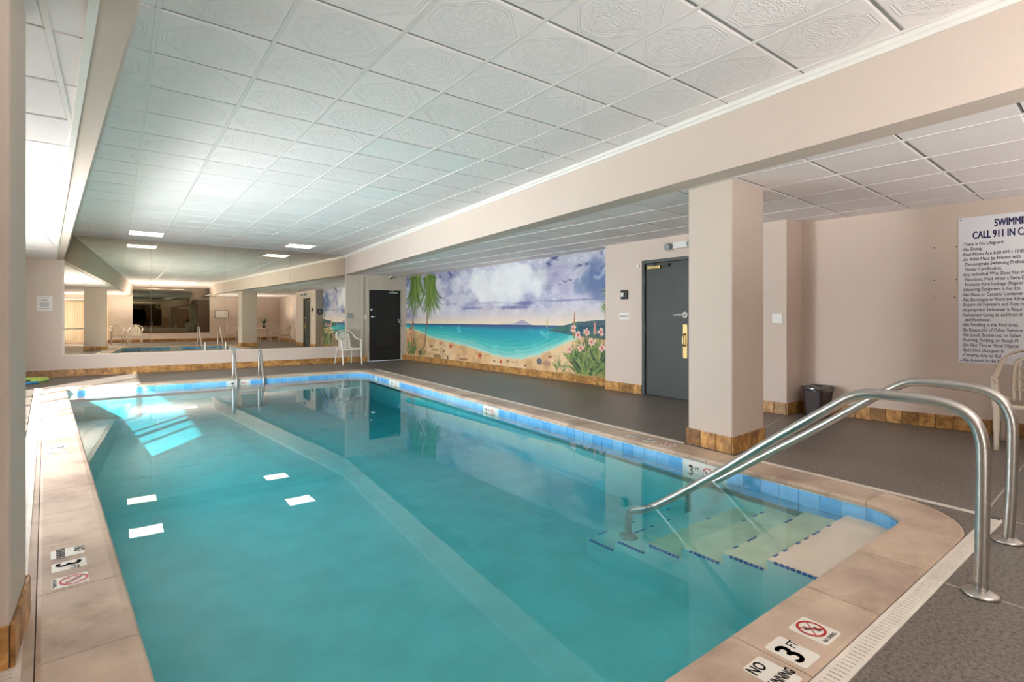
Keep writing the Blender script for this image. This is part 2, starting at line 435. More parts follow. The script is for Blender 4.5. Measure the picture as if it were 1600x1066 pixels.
# low ceilings
cl = slab('ceiling', [(beam_x(Y0)+.1, YB-.1), (8.3, YB-.1), (8.3, YF+.1), (beam_x(YF)+.15, YF+.1), (beam_x(Y0)+.1, Y0)], ZL+.025, ZL+.06, roofm); cl['kind'] = 'structure'
ang = math.radians(2.3)
regC = [(beam_x(3.12)+.22, 3.12), (mural_x(3.12), 3.12), (mural_x(YF), YF-.002), (beam_x(YF)+.22, YF-.002)]
regD = [(beam_x(Y0)+.22, Y0), (sign_x(Y0), Y0), (sign_x(3.12), 3.12), (beam_x(3.12)+.22, 3.12)]
regE = [(beam_x(YB)+.22, YB), (sign_x(YB), YB), (sign_x(Y0), Y0), (beam_x(Y0)+.22, Y0)]
oC = (5.0, 1.28)
ceiling_grid(cl, regC, oC, ang, ZL, (.61, .61), (-3, 6), (2, 22), M['tileflat'])
ceiling_grid(cl, regD, oC, ang, ZL, (.61, .61), (-3, 6), (-4, 4), M['tileflat'])
ceiling_grid(cl, regE, oC, ang, ZL, (.61, .61), (-3, 7), (-11, -1), M['tileflat'], joined=True)
cw = slab('ceiling', [(XW-.1, YB-.1), (lb_x(YB)+.05, YB-.1), (lb_x(YF)+.05, YF+.1), (XW-.1, YF+.1)], ZL+.02, ZL+.06, roofm); cw['kind'] = 'structure'
regF = [(XW, 0), (lb_x(0)-.035, 0), (lb_x(YF)-.035, YF-.002), (XW, YF-.002)]
regG = [(XW, YB), (lb_x(YB)-.035, YB), (lb_x(0)-.035, 0), (XW, 0)]
ceiling_grid(cw, regF, (-.23, 2.98), 0, ZL-.01, (.605, .64), (-4, 2), (-5, 18), M['tileflat'])
ceiling_grid(cw, regG, (-.23, 2.98), 0, ZL-.01, (.605, .64), (-4, 2), (-13, -4), M['tileflat'], joined=True)

# ---------------------------------------------------------------- beams and their trims
def profile_run(name, ys, prof, m, parent=None):
    """prof(y) -> list of (x,z); lofted along y"""
    bm = bmesh.new(); rings = []
    for y in ys: rings.append([bm.verts.new((x, y, z)) for x, z in prof(y)])
    n = len(rings[0])
    for a, b in zip(rings, rings[1:]):
        for k in range(n): bm.faces.new([a[k], a[(k+1)%n], b[(k+1)%n], b[k]])
    bm.faces.new(rings[0][::-1]); bm.faces.new(rings[-1])
    return from_bm(name, bm, m, parent)
ys3 = [YB, Y0, YF]
rb = profile_run('ceiling_beam', ys3, lambda y: [(beam_x(y), ZL-.015), (beam_x(y)+.24, ZL-.015), (beam_x(y)+.24, ZM+.03), (beam_x(y), ZM+.03)], M['beam'])
tag(rb, kind='structure')
t1 = profile_run('trim_1', ys3, lambda y: [(beam_x(y), ZM-.062), (beam_x(y)-.012, ZM-.062), (beam_x(y)-.016, ZM-.035), (beam_x(y)-.03, ZM-.03), (beam_x(y)-.034, ZM-.001), (beam_x(y), ZM-.001)], M['white'])
tag(t1, kind='structure')
lb = profile_run('ceiling_beam', [YB, YF], lambda y: [(lb_x(y), ZL-.015), (lb_x(y)+.11, ZL-.015), (lt_x(y), ZM+.03), (lb_x(y), ZM+.03)], M['beam'])
tag(lb, kind='structure')
t2 = profile_run('trim_2', [YB, YF], lambda y: [(lb_x(y)-.035, ZL-.022), (lb_x(y)-.001, ZL-.022), (lb_x(y)-.001, ZL+.01), (lb_x(y)-.035, ZL+.01)], M['white'])
tag(t2, kind='structure')

# ---------------------------------------------------------------- walls
def wall(name, boxes, m):
    o = quick(name, boxes, m); o['kind'] = 'structure'; return o
D1 = (5.74, 6.72, 2.05)                     # black door opening in the far wall
TH = .15
wall('wall_far', [(XW-TH, D1[0]-.05, YF, YF+TH, -.02, ZM+.03), (D1[1]+.05, 7.2, YF, YF+TH, -.02, ZM+.03), (D1[0]-.05, D1[1]+.05, YF, YF+TH, D1[2]+.05, ZM+.03)], M['wall'])
wall('wall_back', [(-.35, 8.3, YB-TH, YB, -.02, ZM+.03), (XW-TH, -.35, YB-TH, YB, 2.2, ZM+.03), (XW-TH, -.35, YB-TH, YB, -.02, .05)], M['wall'])
# mural wall
bm = bmesh.new(); prism(bm, [(mural_x(6.15), 6.15), (mural_x(6.15)+.2, 6.15), (mural_x(YF)+.25, YF), (mural_x(YF), YF)], -.02, ZM)
o = from_bm('wall_right', bm, M['wall']); o['kind'] = 'structure'
# grey door wall: opening
G0, G1, GH = 4.40, 5.32, 2.08
wall('wall_right', [(DX, 7.3, G1+.055, 6.15, -.02, ZL+.02), (DX, 7.3, 3.12, G0-.055, -.02, ZL+.02), (DX, 7.3, G0-.055, G1+.055, GH+.05, ZL+.02), (DX+.12, 7.3, G0-.055, G1+.055, -.02, GH+.05)], M['wall'])
bm = bmesh.new(); prism(bm, [(sign_x(YB), YB), (sign_x(YB)+.2, YB), (sign_x(3.12)+.2, 3.12), (sign_x(3.12), 3.12)], -.02, ZM)
o = from_bm('wall_right', bm, M['wall']); o['kind'] = 'structure'
# left wall with windows
LW = [(-4.6, -3.1), (-1.20, -1.06), (4.2, 10.5)]
segs = [YB-.15] + [v for ab in LW for v in ab] + [YF+.1]
bx = []
for k in range(0, len(segs), 2): bx.append((XW-TH, XW, segs[k], segs[k+1], -.02, ZL+.05))
for a, b in LW: bx += [(XW-TH, XW, a, b, 2.29, ZL+.05), (XW-TH, XW, a, b, -.02, .06)]
wall('wall_left', bx, M['wall'])
bm = bmesh.new(); box(bm, -14, XW-TH, -12, 20, -.1, -.03); o = from_bm('patio', bm, M['patio']); o['kind'] = 'structure'  # unseen pale ground, added to reflect daylight up to the ceiling
# windows
def window(name, y0, y1, mull):
    f = quick(name, [(XW-.11, XW-.03, y0, y0+.04, .06, 2.29), (XW-.11, XW-.03, y1-.04, y1, .06, 2.29), (XW-.11, XW-.03, y0+.04, y1-.04, 2.25, 2.29), (XW-.11, XW-.03, y0+.04, y1-.04, .06, .10)], M['black'])
    f['kind'] = 'structure'; ed = [y0+.04]
    for c, wd in mull:
        quick('mullion', [(XW-.11, XW-.03, c-wd/2, c+wd/2, .10, 2.25)], M['black'], f); ed += [c-wd/2, c+wd/2]
    ed.append(y1-.04)
    for k in range(0, len(ed), 2): quick('pane', [(XW-.075, XW-.069, ed[k], ed[k+1], .10, 2.25)], M['pane'], f)
window('window_1', 4.2, 10.5, [(5.3, .05), (6.0, .14), (6.5, .03), (7.9, .06), (9.15, .05)])
window('window_2', -4.6, -3.1, [(-3.85, .06)])
window('window_3', -1.20, -1.06, [])
# back window with blinds
wf = quick('window_4', [(XW, -.35, YB-.11, YB-.05, 2.14, 2.2), (XW, -.35, YB-.11, YB-.05, .05, .1), (XW, XW+.05, YB-.11, YB-.05, .1, 2.14), (-.40, -.35, YB-.11, YB-.05, .1, 2.14), (-1.3, -1.24, YB-.11, YB-.05, .1, 2.14)], M['white']); wf['kind'] = 'structure'
quick('pane', [(XW+.05, -.40, YB-.083, YB-.077, .1, 2.14)], M['pane'], wf)
vb = empty('vertical_blinds', (-1.2, YB+.08, 0), label='tan vertical blinds glowing in the sun over the back window, seen in the far mirror', cat='blinds')
quick('headrail', [(-.98, .84, -.03, .03, 2.16, 2.21)], M['white'], vb)
slat_me = None
for k in range(20):
    if slat_me is None:
        bm = bmesh.new(); v = [bm.verts.new(p) for p in [(-.046,0,.06),(0,.008,.06),(.046,0,.06),(.046,0,2.16),(0,.008,2.16),(-.046,0,2.16)]]
        bm.faces.new([v[0],v[1],v[4],v[5]]); bm.faces.new([v[1],v[2],v[3],v[4]]); s = from_bm('slat', bm, M['blind'], vb); slat_me = s.data
    else: s = bpy.data.objects.new('slat', slat_me); link(s, vb)
    s.location = (-.93+k*.09, 0, 0); s.rotation_euler = (0, 0, math.radians(18))

# wall panels and door far
fp = empty('door_1', (D1[0], YF, 0), kind='structure')
fp.rotation_euler = (0,0,0)
dw = D1[1]-D1[0]
quick('door_frame', [(-.05, 0, -.015, .08, 0, D1[2]+.05), (dw, dw+.05, -.015, .08, 0, D1[2]+.05), (0, dw, -.015, .08, D1[2], D1[2]+.05)], M['panelwall'], fp, bev=.004)
quick('door_leaf', [(.004, dw-.004, .02, .065, .01, D1[2]-.004)], M['doordark'], fp)
louv = quick('vent_panel', [(.20, .74, .008, .02, .34, .9)], M['black'], fp, bev=.003)
for k in range(11): quick('louvre', [(.22, .72, .002, .009, .37+k*.046, .395+k*.046)], M['black'], louv)
def lever(parent, x, y, z, m, flip=1, horizontal='x', L=.11, rose=.032):
    """lever handle on a face looking -y (horizontal x) or -x (horizontal y)"""
    bm = bmesh.new()
    if horizontal == 'x':
        cyl(bm, (x, y, z), (x, y-.012, z), rose, seg=20); cyl(bm, (x, y-.01, z), (x, y-.05, z), .011)
        tube(bm, [(x, y-.048, z), (x+flip*L*.5, y-.055, z+.002), (x+flip*L, y-.05, z-.002)], [.012, .011, .008], seg=12)
    else:
        cyl(bm, (x, y, z), (x-.012, y, z), rose, seg=20); cyl(bm, (x-.01, y, z), (x-.05, y, z), .011)
        tube(bm, [(x-.048, y, z), (x-.055, y+flip*L*.5, z+.002), (x-.05, y+flip*L, z-.002)], [.012, .011, .008], seg=12)
    return from_bm('door_handle', bm, m, parent, smooth=True)
lever(fp, .10, .02, 1.27, M['chrome'], 1)
bm = bmesh.new(); cyl(bm, (.07, .02, 1.47), (.07, -.005, 1.47), .028, seg=20); from_bm('deadbolt', bm, M['chrome'], fp, smooth=False)
quick('keypad', [(.15, .21, -.008, .02, 1.41, 1.53)], M['black'], fp, bev=.005)
c = quick('door_closer', [(.58, .86, -.045, .02, 1.955, 2.0)], M['chrome'], fp, bev=.006)
quick('closer_arm', [(.72, .74, -.05, -.045, 1.99, 2.03), (.62, .74, -.05, -.045, 2.02, 2.035)], M['steel'], c)
for z in (.2, 1.02, 1.75): quick('hinge', [(dw-.02, dw+.005, .0, .02, z, z+.12)], M['chrome'], fp, bev=.002)
bm = bmesh.new(); tube(bm, smooth_path([(dw-.09, -.03, 1.18), (dw-.07, -.05, 1.10), (dw-.02, -.05, 1.03), (dw+.01, -.02, .98), (dw+.12, -.015, 1.0), (dw+.2, -.01, 1.08)]), .008, seg=8)
cyl(bm, (dw-.09, .02, 1.18), (dw-.09, -.04, 1.18), .022, seg=14)
from_bm('door_chain', bm, M['chrome'], fp, smooth=True)
# beige panelling left of the door with vertical seams
pw = wall('wall_far', [(5.10, 5.46, YF-.012, YF, .16, ZL-.02), (5.468, D1[0]-.052, YF-.012, YF, .16, ZL-.02), (D1[0]-.05, 6.2, YF-.012, YF, D1[2]+.052, ZL-.02), (6.208, D1[1]+.05, YF-.012, YF, D1[2]+.052, ZL-.02), (D1[1]+.052, 6.9, YF-.012, YF, .16, ZL-.02)], M['panelwall'])

# door right (grey)
gd = empty('door_2', (DX, G0, 0), kind='structure'); gw = G1-G0
quick('door_frame', [(-.012, .1, -.05, 0, 0, GH+.05), (-.012, .1, gw, gw+.05, 0, GH+.05), (-.012, .1, 0, gw, GH, GH+.05)], M['doorframe'], gd, bev=.004)
quick('door_leaf', [(.03, .075, .004, gw-.005, .012, GH-.004)], M['doorgreen'], gd)
quick('threshold', [(-.01, .12, 0, gw, 0, .012)], M['black'], gd)
for z in (.25, 1.0, 1.76): quick('hinge', [(.012, .03, gw-.02, gw-.002, z, z+.12)], M['black'], gd, bev=.002)
cbox = quick('door_closer', [(-.02, .03, gw-.30, gw-.06, 1.985, 2.035)], M['brass'], gd, bev=.006)
quick('closer_arm', [(-.03, -.022, gw-.22, gw-.2, 2.03, 2.09), (-.03, -.022, gw-.46, gw-.36, 2.0, 2.05)], M['black'], cbox)
bm = bmesh.new(); cyl(bm, (.03, .20, 1.265), (.018, .20, 1.265), .045, seg=24); from_bm('lock_ring', bm, M['white'], gd)
lever(gd, .02, .20, 1.265, M['white'], 1, 'y', .16, .028)
pl = quick('push_plate', [(.024, .03, .165, .235, .62, 1.12)], M['brass'], gd, bev=.002)
bm = bmesh.new(); tube(bm, smooth_path([(.026, .2, .80), (-.02, .2, .82), (-.025, .2, .88), (-.02, .2, .96), (.026, .2, .98)]), .013, seg=10); from_bm('pull_handle', bm, M['brass'], pl, smooth=True)
bm = bmesh.new(); cyl(bm, (.03, .19, 1.50), (.02, .19, 1.50), .02, seg=16); from_bm('deadbolt', bm, M['doorframe'], gd)

# ---------------------------------------------------------------- mural
def fbm(shape, octaves, seed, ax=1.0, ay=1.0):
    r = np.random.default_rng(seed); H, W = shape; out = np.zeros(shape); amp = 1; tot = 0
    for fx, fy in octaves:
        gx_, gy_ = max(2, int(fx*ax)+2), max(2, int(fy*ay)+2); g = r.random((gy_, gx_))
        yy = np.linspace(0, gy_-1.001, H); xx = np.linspace(0, gx_-1.001, W)
        yi, xi = yy.astype(int), xx.astype(int); fy_, fx_ = yy-yi, xx-xi
        fy_ = (fy_*fy_*(3-2*fy_))[:, None]; fx_ = (fx_*fx_*(3-2*fx_))[None, :]
        a = g[yi][:, xi]; b = g[yi][:, xi+1]; c_ = g[yi+1][:, xi]; d_ = g[yi+1][:, xi+1]
        out += amp*((a*(1-fx_)+b*fx_)*(1-fy_)+(c_*(1-fx_)+d_*fx_)*fy_); tot += amp; amp *= .6
    return out/tot
def make_mural():
    W, H = 860, 260; ya, yb, za, zb = 6.152, 14.296, .152, 2.445
    Yg = np.linspace(ya, yb, W)[None, :].repeat(H, 0); Zg = np.linspace(za, zb, H)[:, None].repeat(W, 1)
    L = lambda r, g, b: np.array(srgb(r, g, b)[:3])
    img = np.zeros((H, W, 3))
    def blend(mask, col):
        mk = np.clip(mask, 0, 1)[..., None]; img[:] = img*(1-mk)+np.array(col)*mk
    def ss(a, b, x): t_ = np.clip((x-a)/(b-a), 0, 1); return t_*t_*(3-2*t_)
    n1 = fbm((H, W), [(7, 3), (17, 7), (46, 20), (90, 40), (180, 80)], 1); n1 = np.clip((n1-.5)*1.7+.5, 0, 1)
    n2 = fbm((H, W), [(6, 3), (14, 8), (40, 20), (90, 60)], 2)
    n3 = fbm((H, W), [(30, 5), (60, 20), (120, 60), (240, 120)], 3)
    # sky
    img[:] = L(186, 188, 212)
    blend(ss(1.75, 1.1, Zg), L(225, 212, 205)); blend(ss(1.3, 1.05, Zg)*.8, L(240, 222, 195))
    blend(ss(.42, .62, n1)*.8*ss(1.1, 1.6, Zg), L(205, 208, 222))
    blend(ss(.46, .36, n2)*.55*ss(1.2, 1.7, Zg), L(140, 140, 185))
    # storm blue corner and left top
    dk = ss(1.85, 2.3, Zg+.42*ss(8.3, 6.6, Yg)+.5*(n1-.5)-.55*ss(7.9, 8.9, Yg))
    blend(dk*.95, L(48, 62, 118)); blend(ss(7.6, 6.3, Yg)*ss(1.3, 2.0, Zg)*.7, L(66, 88, 140))
    dl = ss(2.05, 2.4, Zg+.3*(n2-.5))*ss(11.1, 11.9, Yg); blend(dl, L(56, 72, 150))
    blend(ss(13.3, 14.2, Yg)*ss(1.05, 1.4, Zg)*.8, L(92, 105, 165)); blend(ss(.5, .62, n2)*.6*ss(1.25, 1.5, Zg), L(222, 222, 232)); blend(ss(.55, .7, n3)*.45*ss(1.2, 1.4, Zg), L(232, 228, 230)); blend(ss(.47, .36, n3)*.4*ss(1.3, 1.5, Zg), L(140, 142, 186))
    def blob(cy, cz, ry, rz, col, a=.9, edge=.55, nn=n1):
        d = np.sqrt(((Yg-cy)/ry)**2+((Zg-cz)/rz)**2)+.75*(nn-.5)
        blend(ss(1.0, edge, d)*a, col)
    for cy, cz, ry, rz, a in [(10.0, 2.05, 1.7, .50, .75), (8.9, 2.0, .75, .42, .75), (8.35, 1.88, .42, .36, .75), (8.7, 2.22, .35, .2, .7), (10.5, 2.05, .5, .32, .6), (11.5, 2.1, .45, .3, .6), (9.5, 1.75, 1.3, .25, .55), (11.3, 1.7, 1.0, .22, .5)]:
        blob(cy, cz, ry, rz, L(234, 236, 238), a)
    for cy, cz, ry, rz in [(8.2, 2.05, .3, .3), (8.8, 2.28, .25, .12), (10.55, 2.18, .16, .14), (9.7, 2.0, .4, .3)]:
        blob(cy, cz, ry, rz, L(240, 240, 238), .6, .3, n3)
    for cy, cz, ry, rz, a in [(7.7, 2.0, .55, .3, .55), (7.5, 1.7, .9, .12, .35)]: blob(cy, cz, ry, rz, L(186, 178, 208), a)
    for cy, cz, ry, rz in [(6.7, 2.0, .38, .33), (6.45, 1.75, .35, .25), (7.0, 1.85, .28, .2)]: blob(cy, cz, ry, rz, L(104, 126, 168), .7)
    for pts in ([(7.08, 1.9), (7.05, 2.05), (6.92, 2.14), (6.8, 2.2)], [(6.7, 1.98), (6.58, 1.95), (6.48, 2.02), (6.45, 2.1), (6.35, 2.15)]):
        for (y0, z0), (y1, z1) in zip(pts, pts[1:]):
            for t_ in np.linspace(0, 1, 12):
                blend(ss(.05, .015, np.hypot(Yg-(y0+(y1-y0)*t_), (Zg-(z0+(z1-z0)*t_))))*.08, L(205, 215, 228))
    for cy, cz, ry, rz, a in [(10.75, 1.47, .6, .045, .7), (9.1, 1.46, .75, .06, .8), (8.75, 1.54, .5, .06, .8), (9.9, 1.58, .7, .05, .35), (7.3, 1.57, .95, .03, .7), (11.8, 1.6, .6, .05, .35)]:
        blob(cy, cz, ry, rz, L(96, 100, 160), a, .3, n3)
    # island
    isl = 1.07+.10*np.exp(-((Yg-8.78)/.22)**2)+.03*np.exp(-((Yg-9.2)/.4)**2)
    blend((Zg < isl)*(np.abs(Yg-8.8) < 1.1)*.8, L(150, 150, 185))
    # sea
    sz = np.array([14.3, 13.53, 12.84, 11.51, 10.74, 9.96, 9.37, 8.78, 8.23, 7.72, 7.29, 6.9, 6.1]); sv = np.array([.92, .86, .70, .58, .50, .38, .33, .35, .47, .64, .80, .92, 1.0])
    shore = np.interp(Yg, sz[::-1], sv[::-1])
    sea = (Zg < 1.075); img[sea] = L(34, 156, 176)
    tt = (Zg-shore)/(1.07-shore+1e-6)
    def sblend(mask, col): blend(mask*sea, col)
    sblend(ss(.75, .25, tt+.2*(n3-.5)), L(60, 190, 185)); sblend(ss(.4, .0, tt+.2*(n1-.5)), L(140, 215, 205))
    sblend(ss(.62, .8, n3)*.5, L(110, 215, 210)); sblend(ss(.80, .97, tt)*.8, L(60, 70, 130)); sblend(ss(1.05, 1.07, Zg)*.6, L(50, 50, 90))
    sblend(ss(10.3, 12.8, Yg)*.5*ss(.9, .4, tt), L(70, 205, 195))
    wv = np.sin((Zg-shore)*70+6*n1+.8*Yg); sblend(ss(.8, 1, wv)*.35*ss(.7, .1, tt), L(220, 240, 230))
    # sand
    sand = ss(shore+.02, shore-.02, Zg+.05*(n3-.5)); blend(sand, L(228, 190, 140)); blend(sand*ss(.45, .65, n1)*.6, L(238, 214, 172))
    blend(sand*ss(.52, .38, n3)*.45, L(190, 140, 95)); blend(ss(.05, .0, np.abs(Zg-shore-.01))*.35, L(235, 235, 215))
    # headland
    ht = np.interp(Yg, [6.1, 6.68, 7.11, 7.38, 7.67, 7.97], [1.21, 1.18, 1.15, 1.10, 1.04, .97])+.05*(n3-.5)
    hb = np.interp(Yg, [6.1, 6.8, 7.24, 7.6, 7.97], [.80, .86, .885, .93, .965])
    hd = (Zg < ht)*(Zg > hb)*(Yg < 7.97); blend(hd*.95, L(42, 84, 98)); blend(hd*ss(.5, .65, n3)*.7, L(70, 120, 105))
    # right green bank
    bt = np.interp(Yg, [6.1, 6.45, 6.6, 7.0, 7.5, 7.9], [.98, .72, .5, .22, .17, .1])+.12*(n3-.5)
    bk = (Zg < bt)*(Yg < 7.9); blend(bk*.9, L(96, 120, 60)); blend(bk*ss(.5, .62, n1)*.7, L(160, 150, 80))
    def stroke(p0, p1, w0, w1, col, bend=0, a=.92, n=26):
        p0, p1 = np.array(p0, float), np.array(p1, float); d = p1-p0; nrm = np.array([-d[1], d[0]])
        lo = np.minimum(p0, p1)-.12-abs(bend); hi = np.maximum(p0, p1)+.12+abs(bend)
        i0, i1 = [int(np.clip((v-ya)/(yb-ya)*(W-1), 0, W-1)) for v in (lo[0], hi[0])]; j0, j1 = [int(np.clip((v-za)/(zb-za)*(H-1), 0, H-1)) for v in (lo[1], hi[1])]
        if i1 <= i0 or j1 <= j0: return
        ys_, zs_ = Yg[j0:j1+1, i0:i1+1], Zg[j0:j1+1, i0:i1+1]; mk = np.zeros(ys_.shape)
        for t_ in np.linspace(0, 1, n):
            c_ = p0+d*t_+nrm*bend*4*t_*(1-t_); wd = w0+(w1-w0)*t_
            mk = np.maximum(mk, np.clip((wd-np.hypot(ys_-c_[0], zs_-c_[1]))/.006+.5, 0, 1))
        mk = (mk*a)[..., None]; img[j0:j1+1, i0:i1+1] = img[j0:j1+1, i0:i1+1]*(1-mk)+np.array(col)*mk
    r = np.random.default_rng(9)
    # palms on the left
    for pts in ([(13.37, .29), (13.17, .46), (13.03, 1.06), (12.93, 1.8), (12.88, 2.2)], [(13.95, .9), (13.89, 1.1), (13.73, 1.75), (13.68, 2.2)]):
        for a_, b_ in zip(pts, pts[1:]): stroke(a_, b_, .035, .028, L(140, 98, 72)); stroke(a_, b_, .012, .01, L(180, 140, 105))
    for cy, cz in ((12.88, 2.30), (13.72, 2.36)):
        for k in range(64):
            a_ = r.uniform(-1, 1); L_ = r.uniform(.65, 1.3); ey = cy-a_*r.uniform(.4, 1.0); ez = cz+.1-L_*(.75+.25*(1-abs(a_)))
            g_ = r.random(); col = L(int(70+70*g_), int(105+60*g_), int(40+40*g_))
            stroke((cy-.3*a_, cz+.12-.1*abs(a_)), (ey, max(ez, 1.2)), .05, .010, col, bend=.25*a_, a=.85, n=44); stroke((cy, cz+.02), (cy-.35*a_, cz+.13-.1*abs(a_)), .03, .04, col, bend=-.05*a_, a=.85)
    # left flowering bush, rocks, shells
    def leaves(cy, cz, n, spread, h, cols, wd=.02):
        for k in range(n):
            a_ = r.uniform(-1, 1); b0 = (cy+a_*spread*.5, cz+r.uniform(0, .12)); b1 = (cy+a_*spread*1.15+r.uniform(-.06, .06), cz+h*r.uniform(.35, 1)*(1-.4*abs(a_)))
            stroke(b0, b1, wd, .004, cols[r.integers(len(cols))], bend=r.uniform(-.15, .15), n=22)
    gc = [L(60, 92, 50), L(92, 122, 62), L(120, 148, 82), L(48, 74, 60), L(150, 160, 96)]
    leaves(13.95, .18, 60, .38, 1.0, gc); leaves(13.3, .17, 30, .3, .25, gc, .014)
    for k in range(16): stroke((r.uniform(13.65, 14.25), r.uniform(.5, 1.15)),)*0 if False else blend(ss(.045, .03, np.hypot(Yg-r.uniform(13.7, 14.25), Zg-r.uniform(.45, 1.15))), L(222, 120, 100))
    for cy, cz, ry, rz, c_ in [(12.46, .2, .22, .07, (150, 112, 78)), (12.56, .37, .2, .035, (170, 135, 90)), (12.8, .46, .1, .03, (150, 110, 80)), (11.12, .2, .22, .03, (150, 105, 80)), (8.23, .33, .09, .07, (70, 90, 110)), (8.0, .3, .14, .06, (180, 140, 120)), (9.82, .24, .04, .025, (120, 70, 60)), (9.3, .27, .04, .02, (120, 80, 60)), (8.69, .21, .04, .03, (110, 60, 60)), (12.1, .36, .05, .03, (130, 90, 60)), (7.9, .44, .05, .03, (150, 60, 50)), (11.9, .2, .04, .06, (80, 80, 80))]:
        blend(ss(1.1, .8, np.hypot((Yg-cy)/ry, (Zg-cz)/rz))*.85, L(*c_))
    for cy, cz, s_ in [(11.76, .5, .09), (10.41, .33, .10), (9.56, .24, .05), (12.3, .55, .05)]:
        for k in range(5):
            a_ = 2*PI*k/5+.4; stroke((cy, cz), (cy+s_*math.cos(a_), cz+s_*.8*math.sin(a_)), .03, .008, L(196, 74, 58))
    # right flowering bush
    leaves(7.62, .17, 26, .25, .38, [L(110, 130, 80), L(140, 150, 100)], .012)
    leaves(6.9, .18, 60, .55, .62, gc, .026); leaves(6.85, .25, 60, .40, .80, gc, .026); leaves(6.6, .4, 40, .35, .62, gc, .024); leaves(7.25, .4, 30, .25, .45, gc, .022); leaves(6.9, .6, 26, .3, .4, gc, .02)
    for y_ in (7.2, 6.95, 6.68, 6.52): stroke((6.9, .25), (y_, 1.0), .015, .01, L(84, 110, 60), bend=.05)
    stroke((7.22, .9), (7.2, 1.34), .035, .012, L(196, 118, 80)); stroke((7.22, .85), (7.2, 1.2), .02, .01, L(110, 130, 70))
    stroke((6.68, .95), (6.68, 1.13), .03, .015, L(226, 150, 140)); stroke((8.0, 1.05), (7.98, 1.2), .02, .01, L(200, 180, 110))
    for cy, cz in [(7.11, .9), (6.89, .96), (6.76, .78), (7.04, .66), (7.34, .62), (6.5, .68), (6.53, .97), (7.24, 1.02)]:
        for k in range(6):
            a_ = 2*PI*k/6+r.random(); stroke((cy, cz), (cy+.07*math.cos(a_), cz+.06*math.sin(a_)), .032, .02, L(238, 196, 186), n=8)
        blend(ss(.035, .02, np.hypot(Yg-cy, Zg-cz)), L(206, 84, 74))
    # small palms right
    stroke((6.4, .85), (6.42, 1.4), .03, .02, L(70, 90, 70)); stroke((6.28, 1.0), (6.36, 1.65), .025, .02, L(74, 94, 74))
    for cy, cz in ((6.42, 1.42), (6.37, 1.70)):
        for k in range(14):
            a_ = 2*PI*k/14; stroke((cy, cz), (cy+.16*math.cos(a_), cz+.13*math.sin(a_)), .018, .004, L(150, 160, 90) if k % 2 else L(84, 112, 72), n=14)
    # gulls
    for cy, cz, s_ in ((7.46, 1.93, .11), (7.62, 1.88, .05), (7.31, 1.95, .05)):
        for sg in (-1, 1): stroke((cy, cz), (cy+sg*s_, cz+s_*.55), .010, .004, L(50, 50, 70), bend=-.1*sg)
    img[:] = img*(.94+.12*n3[..., None])
    me = bpy.data.meshes.new('mural')
    co = np.zeros((H, W, 3), dtype=np.float32); co[..., 0] = 6.98-.0098*(Yg-6.15)-.004; co[..., 1] = Yg; co[..., 2] = Zg
    idx = np.arange(H*W).reshape(H, W)
    f = np.stack([idx[:-1, :-1], idx[1:, :-1], idx[1:, 1:], idx[:-1, 1:]], -1).reshape(-1, 4)
    me.vertices.add(H*W); me.vertices.foreach_set('co', co.ravel())
    me.loops.add(f.size); me.loops.foreach_set('vertex_index', f.ravel().astype(np.int32))
    me.polygons.add(len(f)); me.polygons.foreach_set('loop_start', np.arange(0, f.size, 4, dtype=np.int32)); me.polygons.foreach_set('loop_total', np.full(len(f), 4, dtype=np.int32))
    me.update(calc_edges=True)
    ca_ = me.color_attributes.new('paint', 'FLOAT_COLOR', 'POINT'); ca_.data.foreach_set('color', np.concatenate([img, np.ones((H, W, 1))], -1).astype(np.float32).ravel())
    t = NT('painted_beach_scene'); at = t.n('ShaderNodeVertexColor'); at.layer_name = 'paint'
    p = t.pos(); br = t.ramp(t.noise(p, 35, 4, .7), [(.3, (.9,.9,.9,1)), (.7, (1.06,1.06,1.06,1))])
    t.l(t.mix(1.0, at.outputs[0], br, 'MULTIPLY'), t.b.inputs['Base Color']); t.val('Roughness', .55); t.bump(t.noise(p, 60, 4), .15, .004)
    me.materials.append(t.m)
    o = bpy.data.objects.new('mural', me); C.objects.link(o)
    tag(o, 'tropical beach mural with palms, stormy clouds and turquoise sea on the right wall', 'mural')
make_mural()

# ---------------------------------------------------------------- deck floor
gr = lambda y: 4.165+.066*y                 # inner line of the drain beside the right coping
gl_ = lambda y: -.055-.0805*y
bm = bmesh.new()
NY, FY = .70, 12.16
for q in ([(XW, YB), (8.2, YB), (8.2, NY), (XW, NY)], [(gr(NY)+.05, NY), (8.2, NY), (8.2, FY), (gr(FY)+.05, FY)], [(XW, NY), (gl_(NY)-.10, NY), (gl_(FY)-.10, FY), (XW, FY)], [(XW, FY), (8.2, FY), (8.2, YF+.3), (XW, YF+.3)]):
    prism(bm, q, -.25, 0)
fl = from_bm('floor', bm, M['deck']); fl['kind'] = 'structure'
# pale control joints in the deck
def joint(x0, y0, x1, y1, wd=.012):
    d = Vector((x1-x0, y1-y0)).normalized(); n = Vector((-d.y, d.x))*wd/2
    bm = bmesh.new(); prism(bm, [(x0+n.x, y0+n.y), (x1+n.x, y1+n.y), (x1-n.x, y1-n.y), (x0-n.x, y0-n.y)], -.003, .0015)
    return from_bm('expansion_joint', bm, M['joint'], fl)
for a in [(3.0, .70, 3.03, -3.0), (4.235, .70, 4.20, -3.0), (4.27, .80, 7.3, .93), (5.07, 2.75, 6.66, 3.13)]: joint(*a)
